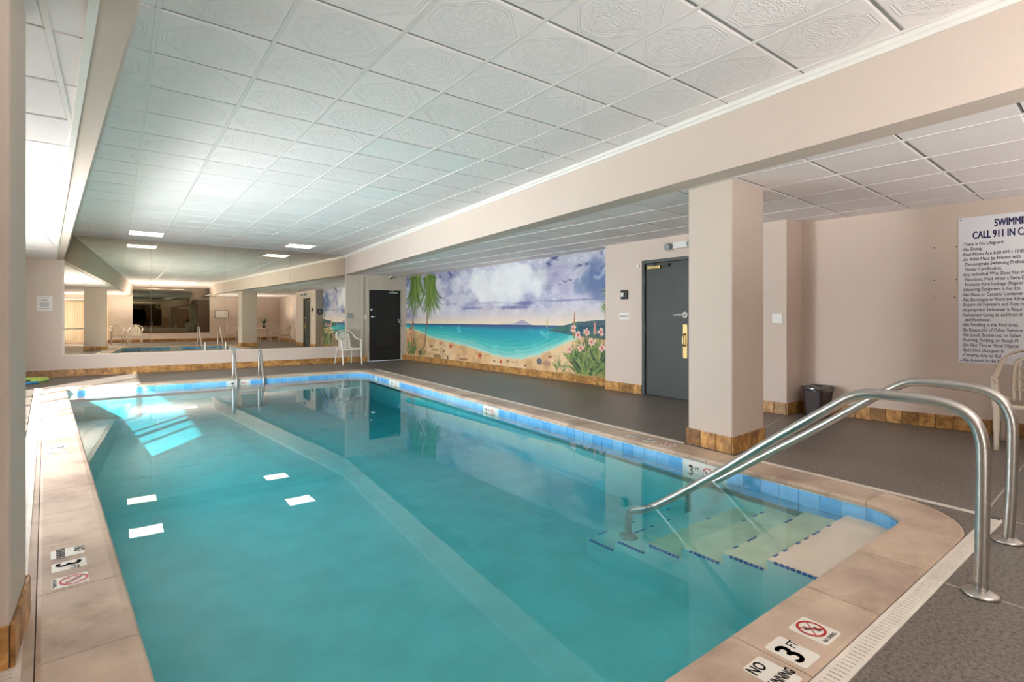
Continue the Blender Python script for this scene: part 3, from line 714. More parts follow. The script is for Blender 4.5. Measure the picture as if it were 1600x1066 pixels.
# ---------------------------------------------------------------- pool
pool = empty('swimming_pool', (2, 6, 0), label='rectangular indoor pool of clear turquoise water with tan stone coping and blue tile band', cat='swimming pool')
def addp(o):  # keep world position while parenting to the pool empty
    o.parent = pool; o.matrix_parent_inverse = Matrix.Translation((-2, -6, 0)); return o
def offs_outline(d, rad=(.1, .28, .34, .12), seg=10):
    """outline offset outwards by d, CCW from near-left; corners rounded; returns points with side ids"""
    def line(p, q):
        v = Vector((q[0]-p[0], q[1]-p[1])).normalized(); n = Vector((v.y, -v.x)); return Vector(p)+n*d, v
    c = [(PL(PN), PN), (PR(PN), PN), (PR(PF), PF), (PL(PF), PF)]
    L_ = [line(c[i], c[(i+1)%4]) for i in range(4)]
    out = []
    for i in range(4):
        p0, v0 = L_[i-1]; p1, v1 = L_[i]
        den = v0.x*v1.y-v0.y*v1.x; t_ = ((p1.x-p0.x)*v1.y-(p1.y-p0.y)*v1.x)/den; X = p0+v0*t_
        r = rad[i]+d; r = max(r, .02); th = v0.angle_signed(v1) if False else math.atan2(v0.x*v1.y-v0.y*v1.x, v0.dot(v1))
        tl = r*math.tan(th/2); n0 = Vector((-v0.y, v0.x)); cen = X-v0*tl+n0*r
        a0 = math.atan2((-n0).y, (-n0).x)
        for k in range(seg+1):
            a_ = a0+th*k/seg; out.append((cen.x+r*math.cos(a_), cen.y+r*math.sin(a_)))
    return out
SEG = 10
O = {}
def O_(d):
    if d not in O: O[d] = offs_outline(d, seg=SEG)
    return O[d]
CORN = [(k*(SEG+1), k*(SEG+1)+SEG) for k in range(4)]   # index ranges of corner arcs
prof = [(.03, -.05), (-.012, -.04), (-.016, -.02), (-.006, -.006), (.02, 0.0), (.27, .001), (.285, -.003), (.288, -.05)]
# stones: list of (s_start, s_end) as param along inner outline; param = index float
inner = O_(0.0)
def lerp_out(d, s):
    P = O_(d); n = len(P); i = int(math.floor(s)); f = s-i; a, b = P[i % n], P[(i+1) % n]; return (a[0]+(b[0]-a[0])*f, a[1]+(b[1]-a[1])*f)
def stone(s0, s1, steps):
    bm = bmesh.new(); rings = []
    for k in range(steps+1):
        s = s0+(s1-s0)*k/steps
        rings.append([bm.verts.new((*lerp_out(round(d, 3), s), z)) for d, z in prof])
    n = len(prof)
    for a, b in zip(rings, rings[1:]):
        for k in range(n): bm.faces.new([a[k], a[(k+1)%n], b[(k+1)%n], b[k]])
    bm.faces.new(rings[0][::-1]); bm.faces.new(rings[-1])
    return addp(from_bm('coping_stone', bm, M['coping'], None, smooth=False))
NP = len(inner)
for c in range(4):
    a0, a1 = CORN[c]; stone(a0+.05, a1-.05, SEG)
    s0 = a1; s1 = CORN[(c+1) % 4][0] if c < 3 else NP
    P0, P1 = Vector(inner[a1]), Vector(inner[s1 % NP]); Ls = (P1-P0).length
    first = {0: None, 1: None, 2: None, 3: None}[c]
    if c == 0: ph = (1.86-.61*2-P0.x) % .61
    elif c == 3: ph = (P0.y-2.42) % .61
    else: ph = 0
    cuts = [0]; t_ = ph if ph > .08 else ph+.61
    while t_ < Ls-.2: cuts.append(t_); t_ += .61
    cuts.append(Ls); g_ = .0022
    for u0, u1 in zip(cuts, cuts[1:]): stone(s0+(u0+g_)/Ls*1.0*(s1-s0), s0+(u1-g_)/Ls*(s1-s0), 1)
# mortar bed below the stones
def ring_mesh(name, d0, d1, z0, z1, m, parent=True):
    bm = bmesh.new(); A, B = O_(d0), O_(d1); n = len(A); q = []
    for P, z in ((A, z0), (A, z1), (B, z1), (B, z0)): q.append([bm.verts.new((p[0], p[1], z)) for p in P])
    for a, b in zip(q, q[1:]+q[:1]):
        for k in range(n): bm.faces.new([a[k], a[(k+1)%n], b[(k+1)%n], b[k]])
    o = from_bm(name, bm, m); return addp(o) if parent else o
ring_mesh('mortar_bed', .0, .287, -.25, -.006, M['grout'])
ring_mesh('tile_backing', -.001, .0, -.21, -.045, M['bluegrout'])
# corner fillers of deck between rounded coping and the drains
bm = bmesh.new(); P = O_(.288); a0, a1 = CORN[1]
prism(bm, [P[k] for k in range(a0, a1+1)][::-1]+[(P[a0][0], .782), (gr(.78)-.0, .782), (gr(P[a1][1]), P[a1][1])][0:0]+[(P[a0][0], .775), (gr(.775)-.002, .775), (gr(P[a1][1])-.002, P[a1][1])], -.05, -.002)
o = from_bm('floor', bm, M['deck']); o['kind'] = 'structure'
bm = bmesh.new(); a0, a1 = CORN[2]
prism(bm, [P[k] for k in range(a0, a1+1)][::-1]+[(gr(P[a0][1])+.0, P[a0][1]), (gr(FY), FY), (P[a1][0], FY)], -.05, -.002)
o = from_bm('floor', bm, M['deck']); o['kind'] = 'structure'
# corner fillers at the left, and edge strips between the coping and the side drains
for c, pts in ((3, [(gl_(FY)-.1, FY), (gl_(P[CORN[3][1]][1])-.1, P[CORN[3][1]][1])]),):
    a0, a1 = CORN[c]; bm = bmesh.new()
    prism(bm, [P[k] for k in range(a0, a1+1)][::-1]+[(P[a0][0], FY), (PL(FY)-.30, FY)][::-1][:0]+[(gl_(P[a1][1]), P[a1][1]), (gl_(FY), FY), (P[a0][0], FY)][::1], -.2, -.002)
    o = from_bm('floor', bm, M['deck']); o['kind'] = 'structure'
def edge_strip(fa, fb, y0, y1, m, name):
    bm = bmesh.new(); prism(bm, [(fa(y0), y0), (fb(y0), y0), (fb(y1), y1), (fa(y1), y1)], -.2, -.0015); return addp(from_bm(name, bm, m))
edge_strip(lambda y: gl_(y)-.008, lambda y: PL(y)-.29, .78, 12.1, M['coping'], 'coping_edge')
edge_strip(lambda y: PR(y)+.29, lambda y: gr(y)+.004, 1.5, 11.8, M['coping'], 'coping_edge')
# basin
ZN, ZD = -.62, -.60
bm = bmesh.new(); A = O_(0.0); n = len(A)
zb = lambda y: ZN if y < 4 else ZN+(ZD-ZN)*min(1, (y-4)/5)
top = [bm.verts.new((p[0], p[1], -.2)) for p in A]; bot = [bm.verts.new((p[0], p[1], -1.35)) for p in A]
for k in range(n): bm.faces.new([top[k], top[(k+1)%n], bot[(k+1)%n], bot[k]])
from_bm_o = addp(from_bm('basin_wall', bm, M['plaster']))
bm = bmesh.new()
rows = [1.07, 4, 9, 11.85]; g2 = [[bm.verts.new((x, y, zb(y)+.001)) for x in (PL(y)-.02, PR(y)+.02)] for y in rows]
for a, b in zip(g2, g2[1:]): bm.faces.new([a[0], a[1], b[1], b[0]])
addp(from_bm('basin_floor', bm, M['plaster']))
# steps in the near right corner
SX0 = 2.88
lev = [(1.07, 1.45, -.135, 'steppink'), (1.45, 1.72, -.195, 'stepplaster'), (1.72, 2.0, -.26, 'stepplaster'), (2.0, 2.28, -.33, 'stepplaster'), (2.28, 2.56, -.40, 'plaster'), (2.56, 2.84, -.48, 'plaster')]
for y0, y1, z, m in lev:
    bm = bmesh.new(); x1 = PR(y0)-.002
    pts = [(SX0, y0), (x1, y0), (PR(y1)-.002, y1), (SX0, y1)]
    if y0 < 1.1:
        arc = [(p[0]-.003, p[1]+.003) for p in inner[CORN[1][0]:CORN[1][1]+1]]; pts = [(SX0, y0+.003)]+arc+[(PR(y1)-.004, y1), (SX0, y1)]
    prism(bm, pts, ZN, z); st = addp(from_bm('step', bm, M[m])); st.data.materials.append(M['plaster'])
    for pf_ in st.data.polygons: pf_.material_index = 0 if pf_.normal.z > .5 else 1
    tl = bmesh.new()
    k = 0; x = SX0+.01
    while x < PR(y1)-.09:
        if random.random() < .18: box(tl, x, x+.05, y1-.012, y1+.002, z-.004, z+.0012)
        x += .054
    y = y0+.02
    while y < y1-.05: box(tl, SX0-.002, SX0+.010, y, y+.024, z-.012, z+.0012); y += .03
    ob = from_bm('nosing_tile', tl, M['navytile'], st); ob['kind'] = 'stuff'
# water
bm = bmesh.new(); prism(bm, O_(.003), -1.4, -.10)
for f in bm.faces: f.smooth = False
wt = from_bm('water', bm, M['water']); tag(wt, 'still clear turquoise water filling the pool, mirroring the ceiling', 'water')
# waterline tiles, with marker tiles
markers = {'right': [(2.47, 2.61), (2.61, 2.75), (5.97, 6.13), (6.13, 6.26), (9.66, 9.86), (9.87, 10.07)], 'far': [(1.84, 1.99), (2.01, 2.16)], 'near': [(1.90, 2.05), (2.06, 2.21)]}
def wtile(cx, cy, ang_, wd, m=None, name='waterline_tile'):
    bm = bmesh.new(); box(bm, -wd/2+.003, wd/2-.003, 0, .006, -.205, -.052)
    o = from_bm(name, bm, m or M['bluetile'], None); o.rotation_euler = (0,0,ang_); o.location = (cx, cy, 0); return addp(o)
def side_tiles(p0, p1, lst, coord):
    p0, p1 = Vector(p0), Vector(p1); L_ = (p1-p0).length; v = (p1-p0)/L_; a_ = math.atan2(v.y, v.x); n = int(L_/.146); st = L_/n
    for k in range(n):
        c_ = p0+v*(k+.5)*st; cc = c_.y if coord == 'y' else c_.x
        if any(a-st*.42 < cc < b+st*.42 for a, b in lst): continue
        wtile(c_.x, c_.y, a_, st)
i1 = CORN
side_tiles(inner[i1[1][1]], inner[i1[2][0]], markers['right'], 'y')
side_tiles(inner[i1[2][1]], inner[i1[3][0]], markers['far'], 'x')
side_tiles(inner[i1[0][1]], inner[i1[1][0]], markers['near'], 'x')
for c in (1, 2):
    a0, a1 = i1[c]; pts = inner[a0:a1+1]
    for k in range(0, SEG, 3 if c == 1 else 3):
        k2 = min(k+3, SEG); p, q = Vector(pts[k]), Vector(pts[k2])
        if (q-p).length > .02: wtile((p.x+q.x)/2, (p.y+q.y)/2, math.atan2((q-p).y, (q-p).x), (q-p).length+.004)

# ---------------------------------------------------------------- lettering
def text(body, size, m, M4, parent=None, name='lettering', bold=0, align='LEFT', sx=1.0, inv=None):
    cu = bpy.data.curves.new('t', 'FONT'); cu.body = body; cu.size = size; cu.align_x = align; cu.extrude = .0004; cu.resolution_u = 3
    o = bpy.data.objects.new('t', cu); C.objects.link(o)
    dg = bpy.context.evaluated_depsgraph_get(); me = bpy.data.meshes.new_from_object(o.evaluated_get(dg)); bpy.data.objects.remove(o)
    if bold:
        b2_ = bmesh.new(); src_ = me.copy()
        for dx, dy in ((-bold, 0), (bold, 0), (0, bold*.6), (0, -bold*.6)):
            src_.transform(Matrix.Translation((dx, dy, 0))); b2_.from_mesh(src_); src_.transform(Matrix.Translation((-dx, -dy, 0)))
        b2_.to_mesh(me); b2_.free()
    me.transform(M4 @ Matrix.Diagonal((sx, 1, 1, 1))); me.materials.clear(); me.materials.append(m)
    ob = bpy.data.objects.new(name, me); link(ob, parent)
    return ob
def no_dive(parent, T, r=.05, red='red', ink='ink'):
    """ring with a slash over a diver, drawn in the local xy plane of T"""
    bm = bmesh.new(); n = 36
    A = [bm.verts.new((r*math.cos(2*PI*k/n), r*math.sin(2*PI*k/n), .0008)) for k in range(n)]; B = [bm.verts.new((r*.82*math.cos(2*PI*k/n), r*.82*math.sin(2*PI*k/n), .0008)) for k in range(n)]
    for k in range(n): bm.faces.new([A[k], A[(k+1)%n], B[(k+1)%n], B[k]])
    for a_ in (PI*.75, PI*.25):
        d = Vector((math.cos(a_), math.sin(a_))); nn = Vector((-d.y, d.x))*r*.06*(1.2 if a_ > 2 else .5)
        bm.faces.new([bm.verts.new((*(d*s*r*.85+nn*q), .0011)) for s, q in ((-1,-1),(1,-1),(1,1),(-1,1))])
    bm.transform(T); from_bm('prohibition_ring', bm, M[red], parent)
    bm = bmesh.new()
    for p0, p1, wd in [((-.45, .25), (.1, -.05), .09), ((.1, -.05), (.45, -.15), .07), ((.1, -.05), (.2, -.5), .07), ((.2, -.5), (.45, -.5), .06), ((-.2, .1), (-.15, .5), .05)]:
        p0, p1 = Vector(p0)*r, Vector(p1)*r; d = (p1-p0).normalized(); nn = Vector((-d.y, d.x))*wd*r
        bm.faces.new([bm.verts.new((*q, .0010)) for q in (p0-nn, p1-nn, p1+nn, p0+nn)])
    bm.transform(T); from_bm('diver_figure', bm, M[ink], parent)
def frame(origin, xdir, up):
    x = Vector(xdir).normalized(); u = Vector(up).normalized(); z = x.cross(u)
    m = Matrix((x, u, z)).transposed().to_4x4(); m.translation = Vector(origin); return m
def marker_wall(origin, xdir, wd, kind, small=False):
    """white tile on the waterline; origin = centre on tile plane"""
    T = frame(origin, xdir, (0,0,1)); bm = bmesh.new(); box(bm, -wd/2, wd/2, -.077, .076, -.008, 0); bm.transform(T)
    o = addp(from_bm('marker_tile', bm, M['marker']))
    ok = T @ Matrix.Translation((0,0,.0006))
    inv = Matrix.Identity(4)
    if kind == '3': text('3', .125, M['ink'], T @ Matrix.Translation((-wd*.42, -.045, .0008)), o, bold=.004, sx=.9); text('FT', .05, M['ink'], T @ Matrix.Translation((wd*.08, .0, .0008)), o, bold=.0005, sx=.8)
    elif kind == 'nd': no_dive(o, T, .052)
    o['label'] = 'white depth tile reading 3 FT' if kind == '3' else 'white tile with red no-diving symbol'
    return o
def on_right(y): a_ = Vector((PR(y+.1)-PR(y), .1)).normalized(); n = Vector((-a_.y, a_.x)); return (PR(y)+n.x*.008, y+n.y*.008, -.128), (-a_.x, -a_.y, 0)
for y, k in ((2.68, '3'), (2.54, 'nd'), (6.195, '3'), (6.05, 'nd'), (9.97, '3'), (9.76, 'nd')):
    p, d = on_right(y); marker_wall(p, d, .138 if y < 9 else .15, k)
for x, k in ((1.915, '3'), (2.085, 'nd')): marker_wall((x, PF-.008, -.128), (1,0,0), .15, k)
for x, k in ((2.135, '3'), (1.975, 'nd')): marker_wall((x, PN+.008, -.128), (-1,0,0), .15, k)
# return inlet near the far corner
p, d = on_right(10.94); T = frame((p[0], p[1], -.128), d, (0,0,1)); bm = bmesh.new(); box(bm, -.075, .075, -.06, .06, -.004, .006); bm.transform(T)
ob = addp(from_bm('skimmer_inlet', bm, M['plaster']))
ob['label'] = 'teal skimmer inlet plate'
# deck markers on coping
def marker_flat(cx, cy, yaw, sx, sy, kind, faded=False, z=.0012):
    T = frame((cx, cy, z), (math.cos(yaw), math.sin(yaw), 0), (-math.sin(yaw), math.cos(yaw), 0))
    bm = bmesh.new(); box(bm, -sx/2, sx/2, -sy/2, sy/2, -.004, .0014, bev=0)
    bmesh.ops.bevel(bm, geom=[e for e in bm.edges if abs(e.verts[0].co.z-e.verts[1].co.z) > .003], offset=.012, segments=3, affect='EDGES', profile=.5)
    bm.transform(T); o = addp(from_bm('marker_tile', bm, M['marker'])); t_ = lambda x, y: T @ Matrix.Translation((x, y, .0021))
    ik, rd = (M['inkfade'], 'redfade') if faded else (M['ink'], 'red')
    if kind == '3':
        text('3', .135, ik, t_(-.05, -.048), o, bold=.004, sx=.95); text('FT', .05, ik, t_(.022, .002), o, sx=.75, bold=.0004)
        o['label'] = 'white coping tile reading 3 FT'+(', worn' if faded else '')
    elif kind == 'nd':
        no_dive(o, t_(0, .012), .052, rd, 'inkfade' if faded else 'ink'); text('NO DIVING', .021, ik, t_(0, -.062), o, align='CENTER', sx=.85)
        o['label'] = 'white coping tile with red no-diving symbol and words NO DIVING'+(', worn' if faded else '')
    else:
        text('NO', .06, ik, t_(-.055, .025), o, sx=.8, bold=.001); text('RUNNING', .05, ik, t_(0, -.045), o, align='CENTER', sx=.62, bold=.001)
        o['label'] = 'white coping tile reading NO RUNNING'+(', worn' if faded else '')
# near coping (read from the deck, facing the water)
marker_flat(2.14, .895, 0, .132, .142, 'nd'); marker_flat(1.94, .887, 0, .118, .148, '3'); marker_flat(1.765, .872, 0, .118, .150, 'nr')
LA = -PI/2-.08+.16
marker_flat(-.198, 3.517, LA, .125, .132, 'nr', True); marker_flat(-.182, 3.33, LA, .118, .130, '3', True); marker_flat(-.167, 3.13, LA, .125, .130, 'nd', True)
marker_flat(-.432, 6.42, LA, .125, .125, '3', True); marker_flat(-.418, 6.20, LA, .125, .125, 'nd', True)
RA = PI/2-.06
marker_flat(4.222, 3.50, RA, .12, .12, 'nr', True); marker_flat(4.208, 3.28, RA, .12, .12, '3', True); marker_flat(4.195, 3.06, RA, .12, .12, 'nd', True)

# ---------------------------------------------------------------- drains
def drain(name, x0, x1, yfun, label, slots=True):
    """near drain along x"""
    root = empty(name, ((x0+x1)/2, .74, 0), label=label, cat='drain'); cx = (x0+x1)/2
    quick('channel', [(x0-cx, x1-cx, -.038, .038, -.06, -.006)], M['slot'], root)
    quick('edge_rail', [(x0-cx, x1-cx, -.038, -.022, -.006, .002)], M['drain'], root); quick('edge_rail', [(x0-cx, x1-cx, .022, .038, -.006, .002)], M['drain'], root)
    bm = bmesh.new(); x = x0-cx
    while x < x1-cx-.02: box(bm, x, x+.021, -.022, .022, -.004, .0018); x += .0262
    o = from_bm('grate_slats', bm, M['drain'], root); o['kind'] = 'stuff'
    return root
drain('drain_grate', -.13, 4.21, None, 'cream slotted drain grate along the near edge of the pool deck')
def side_drain(name, fx, y0, y1, wd, label, m, gap=True):
    cy = (y0+y1)/2; root = empty(name, (fx(cy), cy, 0), label=label, cat='drain')
    def strip(n, a, b, za, zb, mm):
        bm = bmesh.new(); prism(bm, [(fx(y0)+a-fx(cy), y0-cy), (fx(y0)+b-fx(cy), y0-cy), (fx(y1)+b-fx(cy), y1-cy), (fx(y1)+a-fx(cy), y1-cy)], za, zb); return from_bm(n, bm, mm, root)
    strip('channel', 0, wd, -.06, -.006, M['slot']); strip('edge_rail', 0, wd*.25, -.006, .002, m); strip('edge_rail', wd*.75, wd, -.006, .002, m)
    bm = bmesh.new(); y = y0-cy
    while y < y1-cy-.02:
        x = fx(y+cy)-fx(cy); box(bm, x+wd*.24, x+wd*.76, y, y+.021, -.004, .0016); y += .0262 if gap else .06
    o = from_bm('grate_slats', bm, m, root); o['kind'] = 'stuff'
side_drain('drain_grate', lambda y: gr(y)+.002, .79, 2.46, .042, 'narrow slotted drain strip between the near right coping and the pillar', M['drain'])
side_drain('drain_grate', lambda y: gr(y)+.002, 3.02, 12.1, .042, 'long narrow drain strip running from the pillar to the far end', M['drain'])
side_drain('drain_grate', lambda y: gl_(y)-.092, .70, 12.15, .084, 'white channel drain along the left pool coping', M['drain'])
# deck strip at the far side between coping and floor
ring_mesh('mortar_bed', .288, .30, -.25, -.004, M['grout'])
bm = bmesh.new(); pf = O_(.30)
prism(bm, [(PL(PF)-.38, PF+.295), (gr(FY), PF+.295), (gr(FY)+.05, FY), (gl_(FY)-.1, FY)], -.2, -.0005); o = from_bm('floor', bm, M['deck']); o['kind'] = 'structure'

# ---------------------------------------------------------------- base tiles
def tile_row(parent, p0, p1, nrm, n, joined=False, h=.15, th=.012, rel=(0, 0)):
    p0, p1 = Vector(p0), Vector(p1); L_ = (p1-p0).length; st = L_/n; v = (p1-p0)/L_; a_ = math.atan2(v.y, v.x); nn = Vector(nrm).normalized()
    if joined:
        bm = bmesh.new()
        for k in range(n):
            c = v*(k+.5)*st+nn*(th/2)*random.uniform(.9, 1.1); b = bmesh.new(); box(b, -st/2+.002, st/2-.002, -th/2, th/2, .002, h-random.random()*.003)
            b.transform(Matrix.Translation((p0.x+c.x-rel[0], p0.y+c.y-rel[1], 0)) @ Matrix.Rotation(a_, 4, 'Z')); tmp = bpy.data.meshes.new('t'); b.to_mesh(tmp); b.free(); bm.from_mesh(tmp); bpy.data.meshes.remove(tmp)
        o = from_bm('tile', bm, M['basetile'], parent); o['kind'] = 'stuff'; return
    bm = bmesh.new(); box(bm, -st/2+.0028, st/2-.0028, -th/2, th/2, .002, h, bev=.0022); me = None
    for k in range(n):
        if me is None: o = from_bm('tile', bm, M['basetile'], parent); me = o.data
        else: o = bpy.data.objects.new('tile', me); link(o, parent)
        c = p0+v*(k+.5)*st+nn*(th/2+.0015)*random.uniform(.9, 1.25); o.location = (c.x-rel[0], c.y-rel[1], 0); o.rotation_euler = (0,0,a_)
def baseb(name, p0, p1, nrm, n, joined=False):
    p0v, p1v, nn = Vector(p0), Vector(p1), Vector(nrm).normalized()
    bm = bmesh.new(); q = [p0v, p1v, p1v+nn*.004, p0v+nn*.004]; prism(bm, [tuple(v) for v in q], 0, .148); b = from_bm(name, bm, M['grout']); b['kind'] = 'structure'
    tile_row(b, p0v+nn*.003, p1v+nn*.003, nrm, n, joined)
baseb('baseboard_far', (XW, YF), (D1[0]-.05, YF), (0,-1), 52, True); baseb('baseboard_far', (D1[1]+.05, YF-.012), (6.9, YF-.012), (0,-1), 1)
baseb('baseboard_right', (mural_x(6.15), 6.15), (mural_x(YF), YF), (-1,0), 54, True)
baseb('baseboard_right', (DX, G1+.05), (DX, 6.15), (-1,0), 5); baseb('baseboard_right', (DX, 3.12), (DX, G0-.05), (-1,0), 8)
baseb('baseboard_right', (DX-.015, 3.12), (sign_x(3.12), 3.12), (0,-1), 3)
baseb('baseboard_right', (sign_x(-.5), -.5), (sign_x(3.12), 3.12), (-1,-.095), 24); baseb('baseboard_right', (sign_x(YB), YB), (sign_x(-.5), -.5), (-1,-.095), 28, True)
baseb('baseboard_back', (-.35, YB), (7.7, YB), (0,1), 50, True)

# ---------------------------------------------------------------- pillars
def pillar(quad, loc, label, n_side, n_front, h=ZL):
    cx, cy = loc; root = empty('pillar', (cx, cy, 0), label=label, cat='pillar')
    bm = bmesh.new(); prism(bm, [(x-cx, y-cy) for x, y in quad], 0, h)
    es = [e for e in bm.edges if abs(e.verts[0].co.z-e.verts[1].co.z) > 1]; bmesh.ops.bevel(bm, geom=es, offset=.022, segments=4, affect='EDGES', profile=.5)
    o = from_bm('shaft', bm, M['column'], root)
    n = len(quad); ns = [n_front, n_side, n_front, n_side]
    for k in range(n):
        a, b = Vector(quad[k]), Vector(quad[(k+1)%n]); v = (b-a).normalized(); nn = Vector((v.y, -v.x))
        a2, b2 = a-v*.012, b+v*.0
        tile_row(root, a2, b2, nn, ns[k], rel=(cx, cy))
    return root
pillar([(4.355, 2.505), (5.03, 2.565), (5.05, 3.02), (4.42, 3.0)], (4.7, 2.77), 'square beige plastered pillar with amber tile base beside the stair end of the pool', 3, 4)
pillar([(-.97, 2.475), (-.290, 2.475), (-.292, 2.90), (-.98, 2.90)], (-.64, 2.69), 'grey-shaded plastered pillar at the left edge, closest to the camera', 3, 4)

# ---------------------------------------------------------------- mirrors and ceiling light panels
mx0, mx1, mz0, mz1 = -.86, 5.05, .455, ZM-.002
mr = empty('wall_mirror', (2.1, YF, 0), label='wall-wide tinted mirror in thin cream frame on the far end wall', cat='mirror')
cuts = [mx0, .628, 2.10, 3.586, mx1]
for a, b in zip(cuts, cuts[1:]):
    bm = bmesh.new(); pts = [(a-2.1+.002, mz0), (b-2.1-.002, mz0), (b-2.1-.002, mz1), (a-2.1+.002, mz1)]
    if a == mx0: pts = [(a-2.1, mz0), (b-2.1-.002, mz0), (b-2.1-.002, mz1), (-.72-2.1, mz1), (a-2.1, ZL-.02)]
    if b == mx1: pts = [(a-2.1+.002, mz0), (b-2.1, mz0), (b-2.1, ZL-.015), (beam_x(YF)-2.1, ZL-.015), (beam_x(YF)-2.1, mz1), (a-2.1+.002, mz1)]
    f = [bm.verts.new((x, -.008, z)) for x, z in pts]; g_ = [bm.verts.new((x, -.001, z)) for x, z in pts]; n = len(pts)
    bm.faces.new(f); bm.faces.new(g_[::-1])
    for k in range(n): bm.faces.new([f[k], g_[k], g_[(k+1)%n], f[(k+1)%n]])
    from_bm('mirror_pane', bm, M['mirror'], mr)
quick('mirror_frame', [(mx0-2.1-.035, mx1-2.1+.035, -.018, -.001, mz0-.03, mz0+.002), (mx0-2.1-.035, mx0-2.1+.003, -.018, -.001, mz0+.002, ZL-.02), (mx1-2.1-.003, mx1-2.1+.035, -.018, -.001, mz0+.002, ZL-.02)], M['mirrorframe'], mr)
bmr = empty('wall_mirror', (2.5, YB, 0), label='smaller dark smoked mirror on the back wall, seen inside the far mirror', cat='mirror')
quick('mirror_pane', [(.68-2.5, 4.15-2.5, .001, .008, .46, ZM-.05)], M['mirrordark'], bmr)
quick('mirror_frame', [(.64-2.5, 4.19-2.5, .001, .016, .42, .46), (4.15-2.5, 4.19-2.5, .001, .016, .46, ZM-.05), (.64-2.5, .68-2.5, .001, .016, .46, ZM-.05)], M['mirrorframe'], bmr)
def light_panel(i, j, label, py=.8, power=None):
    cx, cy = o0[0]+(i+.5)*PX, o0[1]+(j+.5)*PY
    r = empty('ceiling_light', (cx, cy, ZM), label=label, cat='light')
    quick('light_frame', [(-.3, .3, -.304, -.29, -.003, .03), (-.3, .3, .29, .304, -.003, .03), (-.3, -.286, -.29, .29, -.003, .03), (.286, .3, -.29, .29, -.003, .03)], M['white'], r)
    quick('diffuser', [(-.286, .286, -.29, .29, .004, .008)], M['panel'], r)
light_panel(-1, 16, 'lit square ceiling light panel above the far mirror, the left one')
light_panel(4, 16, 'lit square ceiling light panel above the far mirror, the right one')
light_panel(1, -8, 'lit ceiling light panel behind the camera, left of the two seen in the mirror')
light_panel(3, -8, 'lit ceiling light panel behind the camera, right of the two seen in the mirror')

# ---------------------------------------------------------------- stainless stair rails and pool ladder
def hand_rail(X, pts, label, foot):
    root = empty('stair_handrail', (X, .58, 0), label=label, cat='handrail', group=None)
    path = smooth_path([(0, y-.58, z) for y, z in pts], 5)
    bm = bmesh.new(); tube(bm, path, .0255, seg=20); from_bm('rail_tube', bm, M['steel'], root, smooth=True)
    for y, z in ((pts[0][0], 0), foot):
        bm = bmesh.new(); lathe(bm, [(.0, .0), (.066, .0), (.068, .006), (.062, .014), (.04, .02), (.03, .026), (.0, .026)], (0, y-.58, z+.001), 28); from_bm('escutcheon', bm, M['steel'], root, smooth=True)
hand_rail(3.0, [(.575, 0), (.57, .3), (.568, .60), (.575, .69), (.60, .755), (.65, .80), (.73, .822), (.83, .828), (.96, .830), (1.02, .824), (1.08, .80), (1.15, .752), (1.5, .49), (1.85, .215), (2.29, -.10), (2.42, -.165), (2.50, -.20), (2.535, -.24), (2.54, -.30), (2.54, -.395)], 'nearer curved stainless stair handrail, foot on the near deck', (2.54, -.40))
hand_rail(3.83, [(.625, 0), (.612, .25), (.605, .55), (.61, .66), (.635, .735), (.68, .785), (.75, .812), (.87, .824), (.99, .826), (1.06, .818), (1.12, .79), (1.28, .68), (1.6, .44), (1.92, .21), (2.35, -.10), (2.48, -.165), (2.56, -.20), (2.595, -.24), (2.60, -.30), (2.60, -.475)], 'farther curved stainless stair handrail, beside the right coping', (2.60, -.48))
lad = empty('pool_ladder', (2.2, 12.2, 0), label='stainless pool ladder with two looped rails at the far end of the pool', cat='ladder')
for x in (-.25, .25):
    p = smooth_path([(x, .02, 0), (x, .02, .3), (x, .01, .47), (x, -.02, .54), (x, -.06, .555), (x, -.11, .50), (x, -.2, .32), (x, -.30, .14), (x, -.375, 0), (x, -.40, -.12), (x, -.40, -.75)], 6)
    bm = bmesh.new(); tube(bm, p, .024, seg=12); from_bm('ladder_rail', bm, M['steel'], lad, smooth=True)
    bm = bmesh.new(); lathe(bm, [(0, 0), (.06, 0), (.055, .012), (.03, .02), (0, .02)], (x, .02, .001), 20); from_bm('escutcheon', bm, M['steel'], lad, smooth=True)
for z in (-.3, -.6): quick('tread', [(-.24, .24, -.45, -.37, z, z+.02)], M['steel'], lad, bev=.004)

